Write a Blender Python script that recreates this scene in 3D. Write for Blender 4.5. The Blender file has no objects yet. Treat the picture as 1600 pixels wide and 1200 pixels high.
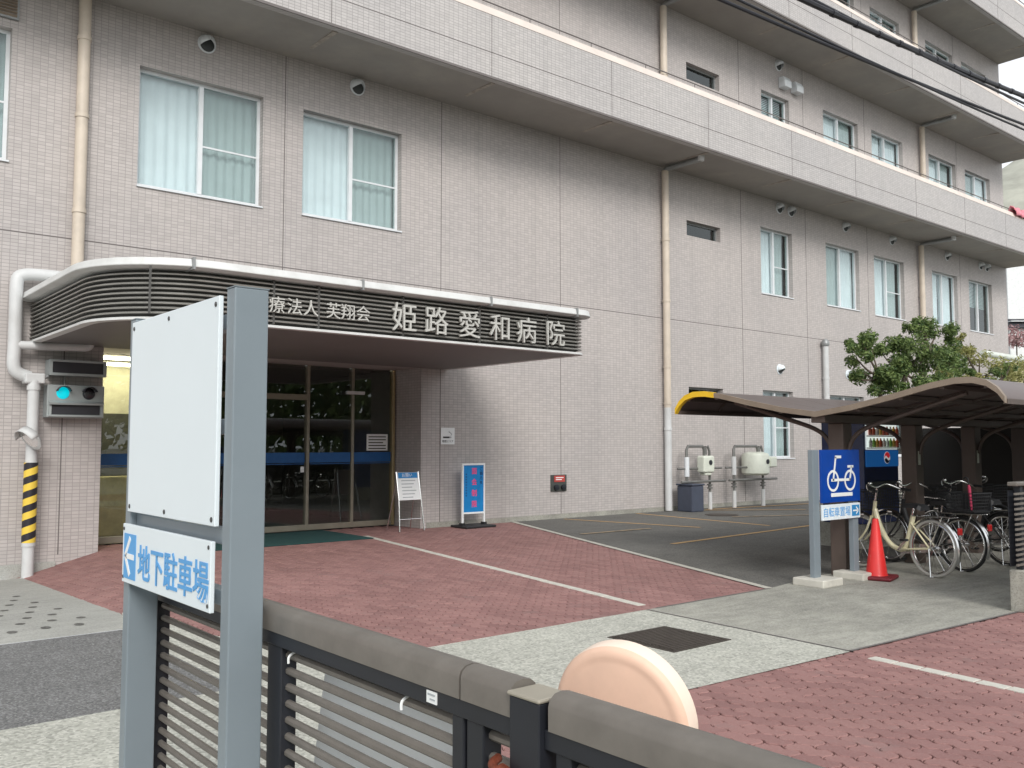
import bpy, bmesh, math, random
from mathutils import Vector, Matrix
random.seed(7)
sc = bpy.context.scene
COL = sc.collection
R = math.radians

# ------------------------------------------------------------------ camera
CAMZ, FPX = 1.55, 1416.0
YAW, PITCH = R(50.2), R(3.8)
cam = bpy.data.cameras.new("camera")
cam.sensor_fit = 'HORIZONTAL'; cam.sensor_width = 36.0
cam.lens = 36.0 * FPX / 1600.0
cam.clip_start = 0.05; cam.clip_end = 2000
camo = bpy.data.objects.new("camera", cam); COL.objects.link(camo)
camo.location = (0, 0, CAMZ)
camo.rotation_euler = (R(90) + PITCH, 0, YAW - R(90))
sc.camera = camo
cam.dof.use_dof = False

# ------------------------------------------------------------------ world / sun
w = bpy.data.worlds.new("World"); sc.world = w; w.use_nodes = True
nt = w.node_tree; nt.nodes.clear()
out = nt.nodes.new("ShaderNodeOutputWorld"); bg = nt.nodes.new("ShaderNodeBackground")
sky = nt.nodes.new("ShaderNodeTexSky"); sky.sky_type = 'NISHITA'; sky.sun_disc = False
SUN_EL, SUN_AZ = R(32), R(205)          # azimuth from +Y clockwise
sky.sun_elevation = SUN_EL; sky.sun_rotation = SUN_AZ
sky.air_density = 1.0; sky.dust_density = 3.0; sky.ozone_density = 1.0
hs = nt.nodes.new("ShaderNodeHueSaturation"); hs.inputs["Saturation"].default_value = 0.16
nt.links.new(sky.outputs[0], hs.inputs["Color"])
mixw = nt.nodes.new("ShaderNodeMix"); mixw.data_type = 'RGBA'; mixw.inputs[0].default_value = 0.62
mixw.inputs[7].default_value = (9.3, 9.7, 10.1, 1)      # even cloud layer
nt.links.new(hs.outputs[0], mixw.inputs[6])
nt.links.new(mixw.outputs[2], bg.inputs[0]); bg.inputs[1].default_value = 0.105
nt.links.new(bg.outputs[0], out.inputs[0])
sun = bpy.data.lights.new("sun", 'SUN'); sun.energy = 1.5; sun.angle = R(22); sun.color = (1, .965, .92)
suno = bpy.data.objects.new("sun", sun); COL.objects.link(suno)
sd = Vector((math.sin(SUN_AZ) * math.cos(SUN_EL), math.cos(SUN_AZ) * math.cos(SUN_EL), math.sin(SUN_EL)))
suno.rotation_euler = sd.to_track_quat('Z', 'Y').to_euler(); suno.location = (0, -20, 40)
vs = sc.view_settings
vs.view_transform = 'Standard'; vs.look = 'None'; vs.gamma = 1; vs.use_curve_mapping = False
vs.exposure = 0.50
sc.cycles.use_denoising = True
sc.cycles.max_bounces = 8; sc.cycles.transparent_max_bounces = 16

# ------------------------------------------------------------------ materials
MATS = {}
def nodes(name):
    m = bpy.data.materials.new(name); m.use_nodes = True
    n = m.node_tree; n.nodes.clear()
    o = n.nodes.new("ShaderNodeOutputMaterial"); b = n.nodes.new("ShaderNodeBsdfPrincipled")
    n.links.new(b.outputs[0], o.inputs[0])
    MATS[name] = m
    return m, n, b, o
def col4(c): return (c[0], c[1], c[2], 1)
def mixc(n, fac, a, b, blend='MIX'):
    x = n.nodes.new("ShaderNodeMix"); x.data_type = 'RGBA'; x.blend_type = blend
    for sock, v in ((0, fac), (6, a), (7, b)):
        if hasattr(v, "is_linked"): n.links.new(v, x.inputs[sock])
        else: x.inputs[sock].default_value = v if sock == 0 else col4(v)
    return x.outputs[2]
def noise(n, vec, scale, detail=4, rough=.6):
    t = n.nodes.new("ShaderNodeTexNoise"); t.inputs["Scale"].default_value = scale
    t.inputs["Detail"].default_value = detail; t.inputs["Roughness"].default_value = rough
    n.links.new(vec, t.inputs["Vector"]); return t.outputs[0]
def ramp(n, fac, p0, p1, c0=(0, 0, 0), c1=(1, 1, 1)):
    t = n.nodes.new("ShaderNodeValToRGB"); e = t.color_ramp.elements
    e[0].position = p0; e[1].position = p1; e[0].color = col4(c0); e[1].color = col4(c1)
    n.links.new(fac, t.inputs[0]); return t.outputs[0]
def pos(n):
    return n.nodes.new("ShaderNodeNewGeometry").outputs["Position"]
def objc(n):
    return n.nodes.new("ShaderNodeTexCoord").outputs["Object"]
def bumpn(n, b, h, strength, dist):
    t = n.nodes.new("ShaderNodeBump"); t.inputs["Strength"].default_value = strength
    t.inputs["Distance"].default_value = dist
    n.links.new(h, t.inputs["Height"]); n.links.new(t.outputs[0], b.inputs["Normal"])
def scaled(c, k): return tuple(min(1, max(0, x * k)) for x in c)
def stretch(n, vec, s):
    t = n.nodes.new("ShaderNodeMapping"); t.inputs["Scale"].default_value = s
    n.links.new(vec, t.inputs[0]); return t.outputs[0]

def mat(name, c, rough=.55, metal=0.0, var=.10, scale=6, bump=0.0, bscale=60, spec=.5, dirt=0.0, dirtc=(.12, .11, .09), coat=0, dscale=2.2):
    m, n, b, o = nodes(name)
    v = objc(n)
    f = noise(n, v, scale, 5)
    c1 = mixc(n, ramp(n, f, .3, .7), scaled(c, 1 - var), scaled(c, 1 + var))
    if dirt:
        d = ramp(n, noise(n, v, dscale, 6, .7), .48, .75)
        mm = n.nodes.new("ShaderNodeMath"); mm.operation = 'MULTIPLY'; mm.inputs[1].default_value = dirt
        n.links.new(d, mm.inputs[0]); c1 = mixc(n, mm.outputs[0], c1, dirtc)
    n.links.new(c1, b.inputs["Base Color"])
    rr = n.nodes.new("ShaderNodeMapRange"); rr.inputs[3].default_value = max(0, rough - .08); rr.inputs[4].default_value = min(1, rough + .1)
    n.links.new(f, rr.inputs[0]); n.links.new(rr.outputs[0], b.inputs["Roughness"])
    b.inputs["Metallic"].default_value = metal
    b.inputs["Specular IOR Level"].default_value = spec
    b.inputs["Coat Weight"].default_value = coat
    if bump: bumpn(n, b, noise(n, v, bscale, 4), bump, .004)
    return m
def emis(name, c, s):
    m, n, b, o = nodes(name)
    b.inputs["Base Color"].default_value = col4(c); b.inputs["Emission Color"].default_value = col4(c)
    b.inputs["Emission Strength"].default_value = s; b.inputs["Roughness"].default_value = .3
    return m
def glass(name, tint, base=.06, rough=0.0):
    m = bpy.data.materials.new(name); m.use_nodes = True; n = m.node_tree; n.nodes.clear(); MATS[name] = m
    o = n.nodes.new("ShaderNodeOutputMaterial"); mx = n.nodes.new("ShaderNodeMixShader")
    tr = n.nodes.new("ShaderNodeBsdfTransparent"); gl = n.nodes.new("ShaderNodeBsdfGlossy")
    tr.inputs[0].default_value = col4(tint); gl.inputs["Roughness"].default_value = rough
    gl.inputs[0].default_value = (.95, 1, 1, 1)
    fr = n.nodes.new("ShaderNodeFresnel"); fr.inputs[0].default_value = 1.62
    ad = n.nodes.new("ShaderNodeMath"); ad.operation = 'ADD'; ad.inputs[1].default_value = base; ad.use_clamp = True
    n.links.new(fr.outputs[0], ad.inputs[0])
    ge = n.nodes.new("ShaderNodeNewGeometry"); iv = n.nodes.new("ShaderNodeMath"); iv.operation = 'SUBTRACT'; iv.inputs[0].default_value = 1
    n.links.new(ge.outputs["Backfacing"], iv.inputs[1]); ml = n.nodes.new("ShaderNodeMath"); ml.operation = 'MULTIPLY'
    n.links.new(ad.outputs[0], ml.inputs[0]); n.links.new(iv.outputs[0], ml.inputs[1]); n.links.new(ml.outputs[0], mx.inputs[0])
    n.links.new(tr.outputs[0], mx.inputs[1]); n.links.new(gl.outputs[0], mx.inputs[2]); n.links.new(mx.outputs[0], o.inputs[0])
    return m

def tile_mat(name, c, joint, streak=.12):
    m, n, b, o = nodes(name)
    p = pos(n); sx = n.nodes.new("ShaderNodeSeparateXYZ"); n.links.new(p, sx.inputs[0])
    ad = n.nodes.new("ShaderNodeMath"); ad.operation = 'ADD'
    n.links.new(sx.outputs[0], ad.inputs[0]); n.links.new(sx.outputs[1], ad.inputs[1])
    cb = n.nodes.new("ShaderNodeCombineXYZ"); n.links.new(ad.outputs[0], cb.inputs[0]); n.links.new(sx.outputs[2], cb.inputs[1])
    br = n.nodes.new("ShaderNodeTexBrick"); n.links.new(cb.outputs[0], br.inputs[0])
    br.inputs["Scale"].default_value = 1; br.inputs["Brick Width"].default_value = .1; br.inputs["Row Height"].default_value = .05
    br.inputs["Mortar Size"].default_value = .0042; br.inputs["Mortar Smooth"].default_value = .25; br.offset = 0.0
    br.inputs["Color1"].default_value = col4(scaled(c, .93)); br.inputs["Color2"].default_value = col4(scaled(c, 1.07))
    br.inputs["Mortar"].default_value = col4(joint)
    big = ramp(n, noise(n, p, .35, 4), .3, .7, (.93, .93, .94), (1.05, 1.04, 1.03))
    c1 = mixc(n, 1.0, br.outputs[0], big, 'MULTIPLY')
    st = stretch(n, p, (3.2, 3.2, .16))
    s = ramp(n, noise(n, st, 1.0, 5, .65), .52, .80)
    mm = n.nodes.new("ShaderNodeMath"); mm.operation = 'MULTIPLY'; mm.inputs[1].default_value = streak
    n.links.new(s, mm.inputs[0])
    c2 = mixc(n, mm.outputs[0], c1, scaled(c, .45))
    n.links.new(c2, b.inputs["Base Color"]); b.inputs["Roughness"].default_value = .5; b.inputs["Specular IOR Level"].default_value = .35
    inv = n.nodes.new("ShaderNodeMath"); inv.operation = 'SUBTRACT'; inv.inputs[0].default_value = 1; n.links.new(br.outputs[1], inv.inputs[1])
    bumpn(n, b, inv.outputs[0], .6, .003)
    return m
def ground_mat(name, c, speck, sscale, fac, large=.14, rough=.85, bump=.5, stains=.25, cracks=False):
    m, n, b, o = nodes(name)
    p = pos(n)
    c1 = mixc(n, ramp(n, noise(n, p, .7, 6, .65), .3, .72), scaled(c, 1 - large), scaled(c, 1 + large))
    st = stretch(n, p, (1.0, 3.2, 1.0))
    c1 = mixc(n, 1.0, c1, ramp(n, noise(n, st, 2.3, 7, .72), .32, .70, (1 - large, 1 - large, 1 - large), (1 + large * .8, 1 + large * .8, 1 + large * .75)), 'MULTIPLY')
    vo = n.nodes.new("ShaderNodeTexVoronoi"); vo.inputs["Scale"].default_value = sscale; n.links.new(p, vo.inputs[0])
    sx = n.nodes.new("ShaderNodeSeparateColor"); n.links.new(vo.outputs["Color"], sx.inputs[0])
    mm = n.nodes.new("ShaderNodeMath"); mm.operation = 'MULTIPLY'; mm.inputs[1].default_value = fac
    n.links.new(ramp(n, sx.outputs[0], .55, .75), mm.inputs[0])
    c2 = mixc(n, mm.outputs[0], c1, speck)
    m3 = n.nodes.new("ShaderNodeMath"); m3.operation = 'MULTIPLY'; m3.inputs[1].default_value = fac
    n.links.new(ramp(n, sx.outputs[1], .62, .8), m3.inputs[0])
    c3 = mixc(n, m3.outputs[0], c2, scaled(c, .45))
    m2 = n.nodes.new("ShaderNodeMath"); m2.operation = 'MULTIPLY'; m2.inputs[1].default_value = stains
    n.links.new(ramp(n, noise(n, p, 1.6, 7, .72), .52, .76), m2.inputs[0])
    c4 = mixc(n, m2.outputs[0], c3, scaled(c, .42))
    n.links.new(c4, b.inputs["Base Color"]); b.inputs["Roughness"].default_value = rough; b.inputs["Specular IOR Level"].default_value = .3
    bumpn(n, b, noise(n, p, sscale * .7, 4), bump, .004)
    return m
def paver_mat(name, c):
    m, n, b, o = nodes(name)
    g = n.nodes.new("ShaderNodeNewGeometry"); oi = n.nodes.new("ShaderNodeObjectInfo")
    ad = n.nodes.new("ShaderNodeMath"); ad.operation = 'ADD'; n.links.new(g.outputs["Random Per Island"], ad.inputs[0]); n.links.new(oi.outputs["Random"], ad.inputs[1])
    fr = n.nodes.new("ShaderNodeMath"); fr.operation = 'FRACT'; n.links.new(ad.outputs[0], fr.inputs[0])
    c1 = mixc(n, fr.outputs[0], scaled(c, .86), (c[0] * 1.10, c[1] * 1.14, c[2] * 1.12))
    p = g.outputs["Position"]
    big = ramp(n, noise(n, p, .8, 6, .68), .3, .72, (.86, .85, .85), (1.10, 1.10, 1.10))
    c2 = mixc(n, 1.0, c1, big, 'MULTIPLY')
    m2 = n.nodes.new("ShaderNodeMath"); m2.operation = 'MULTIPLY'; m2.inputs[1].default_value = .45
    n.links.new(ramp(n, noise(n, p, 70, 5, .7), .5, .8), m2.inputs[0])
    c3 = mixc(n, m2.outputs[0], c2, (.40, .30, .28))
    m4 = n.nodes.new("ShaderNodeMath"); m4.operation = 'MULTIPLY'; m4.inputs[1].default_value = .55
    n.links.new(ramp(n, noise(n, p, 2.6, 7, .75), .56, .74), m4.inputs[0])
    c4 = mixc(n, m4.outputs[0], c3, (.25, .19, .18))
    n.links.new(c4, b.inputs["Base Color"]); b.inputs["Roughness"].default_value = .82; b.inputs["Specular IOR Level"].default_value = .3
    bumpn(n, b, noise(n, p, 120, 4), .5, .003)
    return m
def worn_paint(name, c, under, amount):
    m, n, b, o = nodes(name)
    p = pos(n)
    f = ramp(n, noise(n, p, 9, 7, .75), amount - .1, amount + .12)
    c1 = mixc(n, f, c, under)
    n.links.new(c1, b.inputs["Base Color"]); b.inputs["Roughness"].default_value = .8
    bumpn(n, b, noise(n, p, 90, 4), .4, .004)
    return m
def stripe_mat(name, c1, c2, freq):
    m, n, b, o = nodes(name)
    v = objc(n); sx = n.nodes.new("ShaderNodeSeparateXYZ"); n.links.new(v, sx.inputs[0])
    at = n.nodes.new("ShaderNodeMath"); at.operation = 'ARCTAN2'; n.links.new(sx.outputs[1], at.inputs[0]); n.links.new(sx.outputs[0], at.inputs[1])
    dv = n.nodes.new("ShaderNodeMath"); dv.operation = 'DIVIDE'; dv.inputs[1].default_value = 2 * math.pi; n.links.new(at.outputs[0], dv.inputs[0])
    ml = n.nodes.new("ShaderNodeMath"); ml.operation = 'MULTIPLY'; ml.inputs[1].default_value = freq; n.links.new(sx.outputs[2], ml.inputs[0])
    sb = n.nodes.new("ShaderNodeMath"); sb.operation = 'SUBTRACT'; n.links.new(ml.outputs[0], sb.inputs[0]); n.links.new(dv.outputs[0], sb.inputs[1])
    fr = n.nodes.new("ShaderNodeMath"); fr.operation = 'FRACT'; n.links.new(sb.outputs[0], fr.inputs[0])
    gt = n.nodes.new("ShaderNodeMath"); gt.operation = 'GREATER_THAN'; gt.inputs[1].default_value = .5; n.links.new(fr.outputs[0], gt.inputs[0])
    n.links.new(mixc(n, gt.outputs[0], c1, c2), b.inputs["Base Color"]); b.inputs["Roughness"].default_value = .45
    return m

tile_mat("tile", (.49, .455, .438), (.335, .312, .302), .26)
tile_mat("tile_light", (.475, .455, .443), (.29, .277, .27), .16)
mat("joint", (.16, .145, .14), .8)
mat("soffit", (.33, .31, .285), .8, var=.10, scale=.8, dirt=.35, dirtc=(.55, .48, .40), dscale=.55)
mat("coping", (.66, .585, .53), .7, var=.08, scale=1.5, dirt=.3, dirtc=(.42, .38, .35))
mat("alu", (.70, .73, .75), .35, .0, var=.05)
mat("alu_dark", (.30, .31, .31), .4, .3, var=.08)
glass("glass", (.87, .91, .915), .03)
glass("glass_screen", (.75, .80, .795), .02)
glass("glass_door", (.78, .80, .78), .04)
mat("curtain", (.87, .90, .915), .9, var=.05, scale=3)
mat("blind", (.60, .70, .69), .8, var=.06)
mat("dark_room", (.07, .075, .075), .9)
mat("lobby_inner", (.26, .25, .23), .8)
mat("lobby_wall", (.78, .75, .58), .8)
mat("pipe_beige", (.60, .52, .43), .5, var=.08, scale=3, dirt=.3, dirtc=(.30, .26, .22))
mat("pipe_white", (.60, .61, .61), .45, var=.07, scale=3, dirt=.3, dirtc=(.33, .31, .29))
mat("slat_metal", (.40, .395, .37), .38, .45, var=.1, scale=4)
mat("canopy_white", (.66, .67, .66), .5, var=.07, scale=2, dirt=.35, dirtc=(.35, .34, .31))
mat("canopy_back", (.085, .084, .08), .8)
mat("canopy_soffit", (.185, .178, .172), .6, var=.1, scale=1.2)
mat("letter_metal", (.62, .61, .57), .35, .35, var=.06)
mat("brass", (.46, .38, .22), .35, .5, var=.1)
mat("door_frame", (.30, .275, .22), .4, .4, var=.1)
mat("blue_film", (.015, .10, .30), .35)
ground_mat("asphalt", (.17, .17, .168), (.33, .33, .33), 95, .6, stains=.3)
ground_mat("asphalt_lot", (.138, .136, .127), (.24, .23, .21), 80, .5, large=.2, stains=.35)
ground_mat("concrete_pebble", (.47, .47, .415), (.66, .65, .59), 62, .5, stains=.2)
ground_mat("concrete", (.365, .358, .315), (.47, .46, .42), 90, .35, large=.26, stains=.5)
ground_mat("concrete_ramp", (.40, .40, .37), (.47, .47, .45), 90, .3, large=.12, stains=.3)
ground_mat("mortar", (.045, .034, .031), (.08, .06, .055), 90, .3)
paver_mat("paver", (.30, .160, .150))
mat("pale_stone", (.58, .56, .50), .8, var=.12, scale=7, bump=.4, bscale=90, dirt=.35, dirtc=(.36, .34, .30))
worn_paint("yellow_paint", (.52, .33, .15), (.14, .135, .12), .63)
worn_paint("pale_paint", (.42, .31, .19), (.14, .135, .12), .54)
worn_paint("edge_paint", (.52, .50, .44), (.2, .19, .18), .62)
mat("post_grey", (.208, .25, .28), .38, var=.05, scale=3, coat=.15)
mat("white_panel", (.78, .855, .895), .3, var=.015, scale=2, coat=.1)
mat("screw", (.12, .12, .12), .4, .8)
mat("sign_blue", (.10, .36, .72), .45, var=.03)
mat("gate_brown", (.19, .172, .152), .42, .25, var=.10, scale=14, dirt=.25, dirtc=(.30, .28, .25), dscale=9)
mat("gate_black", (.014, .016, .022), .45, var=.2)
mat("cap_beige", (.36, .33, .27), .45, .2)
mat("peach", (.84, .57, .43), .55, var=.05, scale=9, dirt=.22, dirtc=(.6, .36, .26))
mat("peach_rim", (.88, .72, .60), .45, var=.03)
mat("mirror_glass", (.9, .9, .9), .05, 1.0, var=.02)
mat("rust", (.20, .05, .025), .55, .3, var=.4, scale=40, bump=.4)
mat("shelter_brown", (.115, .088, .075), .45, .2, var=.12, scale=5)
mat("shelter_roof", (.135, .105, .098), .42, .1, var=.12, scale=3)
mat("shelter_tan", (.27, .215, .165), .5, .1, var=.1)
mat("shelter_wall", (.022, .021, .02), .8)
mat("yellow_tape", (.88, .56, .03), .4)
mat("traffic_blue", (.0, .052, .34), .35, coat=.2)
mat("white_print", (.84, .86, .86), .5, var=.02)
mat("blue_print", (.03, .25, .55), .5, var=.02)
mat("cone_red", (.72, .03, .028), .4, var=.06, scale=9, coat=.15)
mat("cone_base", (.16, .012, .02), .55)
mat("cream_paint", (.88, .82, .56), .3, var=.04, coat=.4)
mat("chrome", (.78, .78, .77), .2, 1.0, var=.04)
mat("tyre_grey", (.46, .45, .41), .7)
mat("rubber", (.022, .022, .022), .75)
mat("black_plastic", (.022, .023, .025), .5)
mat("tail_red", (.45, .02, .02), .25, coat=.5)
mat("pink_cloth", (.72, .25, .30), .9, var=.3, scale=14)
mat("red_cloth", (.55, .05, .12), .8, var=.15)
mat("signal_grey", (.34, .37, .37), .5, var=.06)
mat("signal_dark", (.035, .035, .042), .4)
emis("signal_cyan", (.0, .42, .50), .75)
mat("lens_dark", (.02, .017, .022), .25, coat=.5)
mat("hydrant_plate", (.085, .09, .085), .45, .3)
mat("hydrant_red", (.45, .065, .055), .5)
mat("meter_cream", (.66, .69, .60), .45, var=.05, dirt=.2)
mat("meter_pipe", (.19, .19, .18), .45, .4, var=.15)
mat("bin_blue", (.055, .065, .095), .55)
mat("mat_green", (.008, .055, .055), .95, var=.25, scale=90, bump=.5, bscale=300)
mat("drain_iron", (.085, .072, .062), .55, .5, var=.2, scale=20, bump=.6, bscale=120)
mat("stand_blue", (.01, .22, .55), .4)
mat("pink_print", (.80, .09, .25), .5)
mat("navy_print", (.01, .05, .16), .5)
mat("grey_print", (.42, .45, .47), .6)
mat("black_print", (.03, .03, .03), .6)
mat("vend_blue", (.006, .03, .16), .3, coat=.4)
emis("vend_band", (.01, .11, .36), .30)
emis("logo_lit_white", (.8, .8, .8), .25)
emis("logo_lit_red", (.55, .02, .03), .35)
emis("vend_lit", (.80, .88, .86), .45)
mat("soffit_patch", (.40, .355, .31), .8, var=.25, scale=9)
mat("vend_lip", (.10, .11, .12), .4)
mat("bark", (.10, .078, .06), .9, var=.25, scale=15, bump=.8, bscale=40)
mat("cable", (.018, .018, .024), .5)
mat("hill", (.33, .33, .28), .95, var=.2, scale=.05)  # pale grey: distance haze is mixed into the base colour
mat("roof_tile", (.055, .057, .065), .6, var=.2)
mat("house_white", (.68, .70, .69), .8)
mat("rail_pale", (.62, .66, .60), .5)
mat("straw_wall", (.46, .42, .24), .9, var=.2, scale=6, bump=.5, bscale=30)
emis("lamp_warm", (1.0, .92, .66), 20.0)
stripe_mat("tiger", (.78, .55, .07), (.02, .018, .025), 5.2)

def leaf_mat(name, a, b_):
    m, n, b, o = nodes(name)
    g = n.nodes.new("ShaderNodeNewGeometry")
    c = mixc(n, g.outputs["Random Per Island"], a, b_)
    n.links.new(c, b.inputs["Base Color"]); b.inputs["Roughness"].default_value = .5
    b.inputs["Specular IOR Level"].default_value = .3
    t = n.nodes.new("ShaderNodeBsdfTranslucent"); n.links.new(c, t.inputs[0])
    mx = n.nodes.new("ShaderNodeMixShader"); mx.inputs[0].default_value = .25
    n.links.new(b.outputs[0], mx.inputs[1]); n.links.new(t.outputs[0], mx.inputs[2]); n.links.new(mx.outputs[0], o.inputs[0])
leaf_mat("leaf", (.05, .10, .034), (.25, .33, .11))
leaf_mat("leaf_yellow", (.20, .22, .07), (.42, .40, .16))
leaf_mat("leaf_pink", (.34, .20, .20), (.55, .36, .36))

mat("white_sheet", (.91, .945, .955), .35, var=.01)
# ------------------------------------------------------------------ mesh helpers
class MB:
    def __init__(s): s.v = []; s.f = []
    def quad(s, *p):
        i = len(s.v); s.v += [tuple(x) for x in p]; s.f.append(tuple(range(i, i + len(p)))); return s
    def box(s, x0, x1, y0, y1, z0, z1):
        i = len(s.v)
        s.v += [(x0, y0, z0), (x1, y0, z0), (x1, y1, z0), (x0, y1, z0), (x0, y0, z1), (x1, y0, z1), (x1, y1, z1), (x0, y1, z1)]
        for f in ((0, 3, 2, 1), (4, 5, 6, 7), (0, 1, 5, 4), (1, 2, 6, 5), (2, 3, 7, 6), (3, 0, 4, 7)): s.f.append(tuple(i + k for k in f))
        return s
    def obox(s, c, ax, ay, az):
        """oriented box: centre and three half-axis vectors"""
        i = len(s.v); c = Vector(c); ax = Vector(ax); ay = Vector(ay); az = Vector(az)
        for sz in (-1, 1):
            for sx, sy in ((-1, -1), (1, -1), (1, 1), (-1, 1)): s.v.append(tuple(c + ax * sx + ay * sy + az * sz))
        for f in ((0, 3, 2, 1), (4, 5, 6, 7), (0, 1, 5, 4), (1, 2, 6, 5), (2, 3, 7, 6), (3, 0, 4, 7)): s.f.append(tuple(i + k for k in f))
        return s
    def bar(s, a, b, wd, ht, up=(0, 0, 1)):
        a = Vector(a); b = Vector(b); d = (b - a); L = d.length; d.normalize()
        u = Vector(up); sd_ = d.cross(u)
        if sd_.length < 1e-4: sd_ = d.cross(Vector((1, 0, 0)))
        sd_.normalize(); u = sd_.cross(d)
        return s.obox((a + b) / 2, d * L / 2, sd_ * wd / 2, u * ht / 2)
    def tube(s, pts, r, n=8, closed=False, caps=True):
        P = [Vector(p) for p in pts]; k = len(P); rr = r if isinstance(r, (list, tuple)) else [r] * k
        base = len(s.v); ref = None
        for j in range(k):
            if closed: d = P[(j + 1) % k] - P[j - 1]
            else: d = P[min(j + 1, k - 1)] - P[max(j - 1, 0)]
            d.normalize()
            if ref is None:
                ref = Vector((0, 0, 1)) if abs(d.z) < .9 else Vector((1, 0, 0))
            a = d.cross(ref)
            if a.length < 1e-5: a = d.orthogonal()
            a.normalize(); b = a.cross(d); b.normalize(); ref = b
            for q in range(n):
                t = 2 * math.pi * q / n; s.v.append(tuple(P[j] + (a * math.cos(t) + b * math.sin(t)) * rr[j]))
        for j in range(k if closed else k - 1):
            j2 = (j + 1) % k
            for q in range(n):
                q2 = (q + 1) % n
                s.f.append((base + j * n + q, base + j * n + q2, base + j2 * n + q2, base + j2 * n + q))
        if caps and not closed:
            s.f.append(tuple(base + q for q in range(n - 1, -1, -1))); s.f.append(tuple(base + (k - 1) * n + q for q in range(n)))
        return s
    def lathe(s, c, axis, prof, n=24):
        """profile of (radius, distance along the axis)"""
        c = Vector(c); ax = Vector(axis).normalized(); a = ax.orthogonal().normalized(); b = ax.cross(a)
        base = len(s.v)
        for r, h in prof:
            for q in range(n):
                t = 2 * math.pi * q / n; s.v.append(tuple(c + ax * h + (a * math.cos(t) + b * math.sin(t)) * r))
        for j in range(len(prof) - 1):
            for q in range(n):
                q2 = (q + 1) % n
                s.f.append((base + j * n + q, base + j * n + q2, base + (j + 1) * n + q2, base + (j + 1) * n + q))
        s.f.append(tuple(base + q for q in range(n - 1, -1, -1))); s.f.append(tuple(base + (len(prof) - 1) * n + q for q in range(n)))
        return s
    def prism(s, pts, axis, a0, a1):
        """extrude a closed 2-D outline along axis 'x','y' or 'z'"""
        def P(p, a):
            return {'x': (a, p[0], p[1]), 'y': (p[0], a, p[1]), 'z': (p[0], p[1], a)}[axis]
        i = len(s.v); k = len(pts)
        s.v += [P(p, a0) for p in pts] + [P(p, a1) for p in pts]
        s.f.append(tuple(i + q for q in range(k - 1, -1, -1))); s.f.append(tuple(i + k + q for q in range(k)))
        for q in range(k):
            q2 = (q + 1) % k; s.f.append((i + q, i + q2, i + k + q2, i + k + q))
        return s
    def sweep(s, path, prof, closed=False):
        """sweep (offset, z) profile along a plan path [(x,y,nx,ny)]"""
        i = len(s.v); k = len(prof)
        for x, y, nx, ny in path:
            for o_, z in prof: s.v.append((x + nx * o_, y + ny * o_, z))
        for j in range(len(path) - 1):
            for q in range(k):
                q2 = (q + 1) % k
                s.f.append((i + j * k + q, i + j * k + q2, i + (j + 1) * k + q2, i + (j + 1) * k + q))
        s.f.append(tuple(i + q for q in range(k))); e = i + (len(path) - 1) * k
        s.f.append(tuple(e + q for q in range(k - 1, -1, -1)))
        return s
    def build(s, name, m, parent=None, smooth=False, bevel=0, weld=False, origin=None, loc=None, seg=2):
        off = Vector((0, 0, 0)); p = parent
        while p is not None: off += p.location; p = p.parent
        base = Vector(origin) if origin is not None else (Vector(loc) if loc is not None else off)
        me = bpy.data.meshes.new(name)
        me.from_pydata([(x - base.x, y - base.y, z - base.z) for x, y, z in s.v], [], s.f)
        bm = bmesh.new(); bm.from_mesh(me)
        if weld: bmesh.ops.remove_doubles(bm, verts=bm.verts, dist=1e-4)
        bmesh.ops.recalc_face_normals(bm, faces=bm.faces)
        bm.to_mesh(me); bm.free()
        me.materials.append(MATS[m])
        if smooth:
            me.polygons.foreach_set("use_smooth", [True] * len(me.polygons))
            try: me.set_sharp_from_angle(angle=R(35))
            except Exception: pass
        o = bpy.data.objects.new(name, me); COL.objects.link(o)
        if parent is not None: o.parent = parent
        o.location = base - off
        if bevel:
            bv = o.modifiers.new("bevel", 'BEVEL'); bv.width = bevel; bv.segments = seg; bv.limit_method = 'ANGLE'; bv.angle_limit = R(40)
        return o
def tag(o, label=None, cat=None, group=None, kind=None):
    if label: o["label"] = label
    if cat: o["category"] = cat
    if group: o["group"] = group
    if kind: o["kind"] = kind
    return o
def thing(name, loc, label, cat, group=None):
    o = bpy.data.objects.new(name, None); COL.objects.link(o); o.location = loc; o.empty_display_size = .2
    return tag(o, label, cat, group)
def dup(o, loc=None, rz=None, label=None, parent=None):
    c = o.copy(); COL.objects.link(c)
    if parent is not None: c.parent = parent
    for ch in list(o.children): dup(ch, parent=c)
    if loc is not None: c.location = loc
    if rz is not None: c.rotation_euler = (0, 0, rz)
    if label: c["label"] = label
    return c
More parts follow.
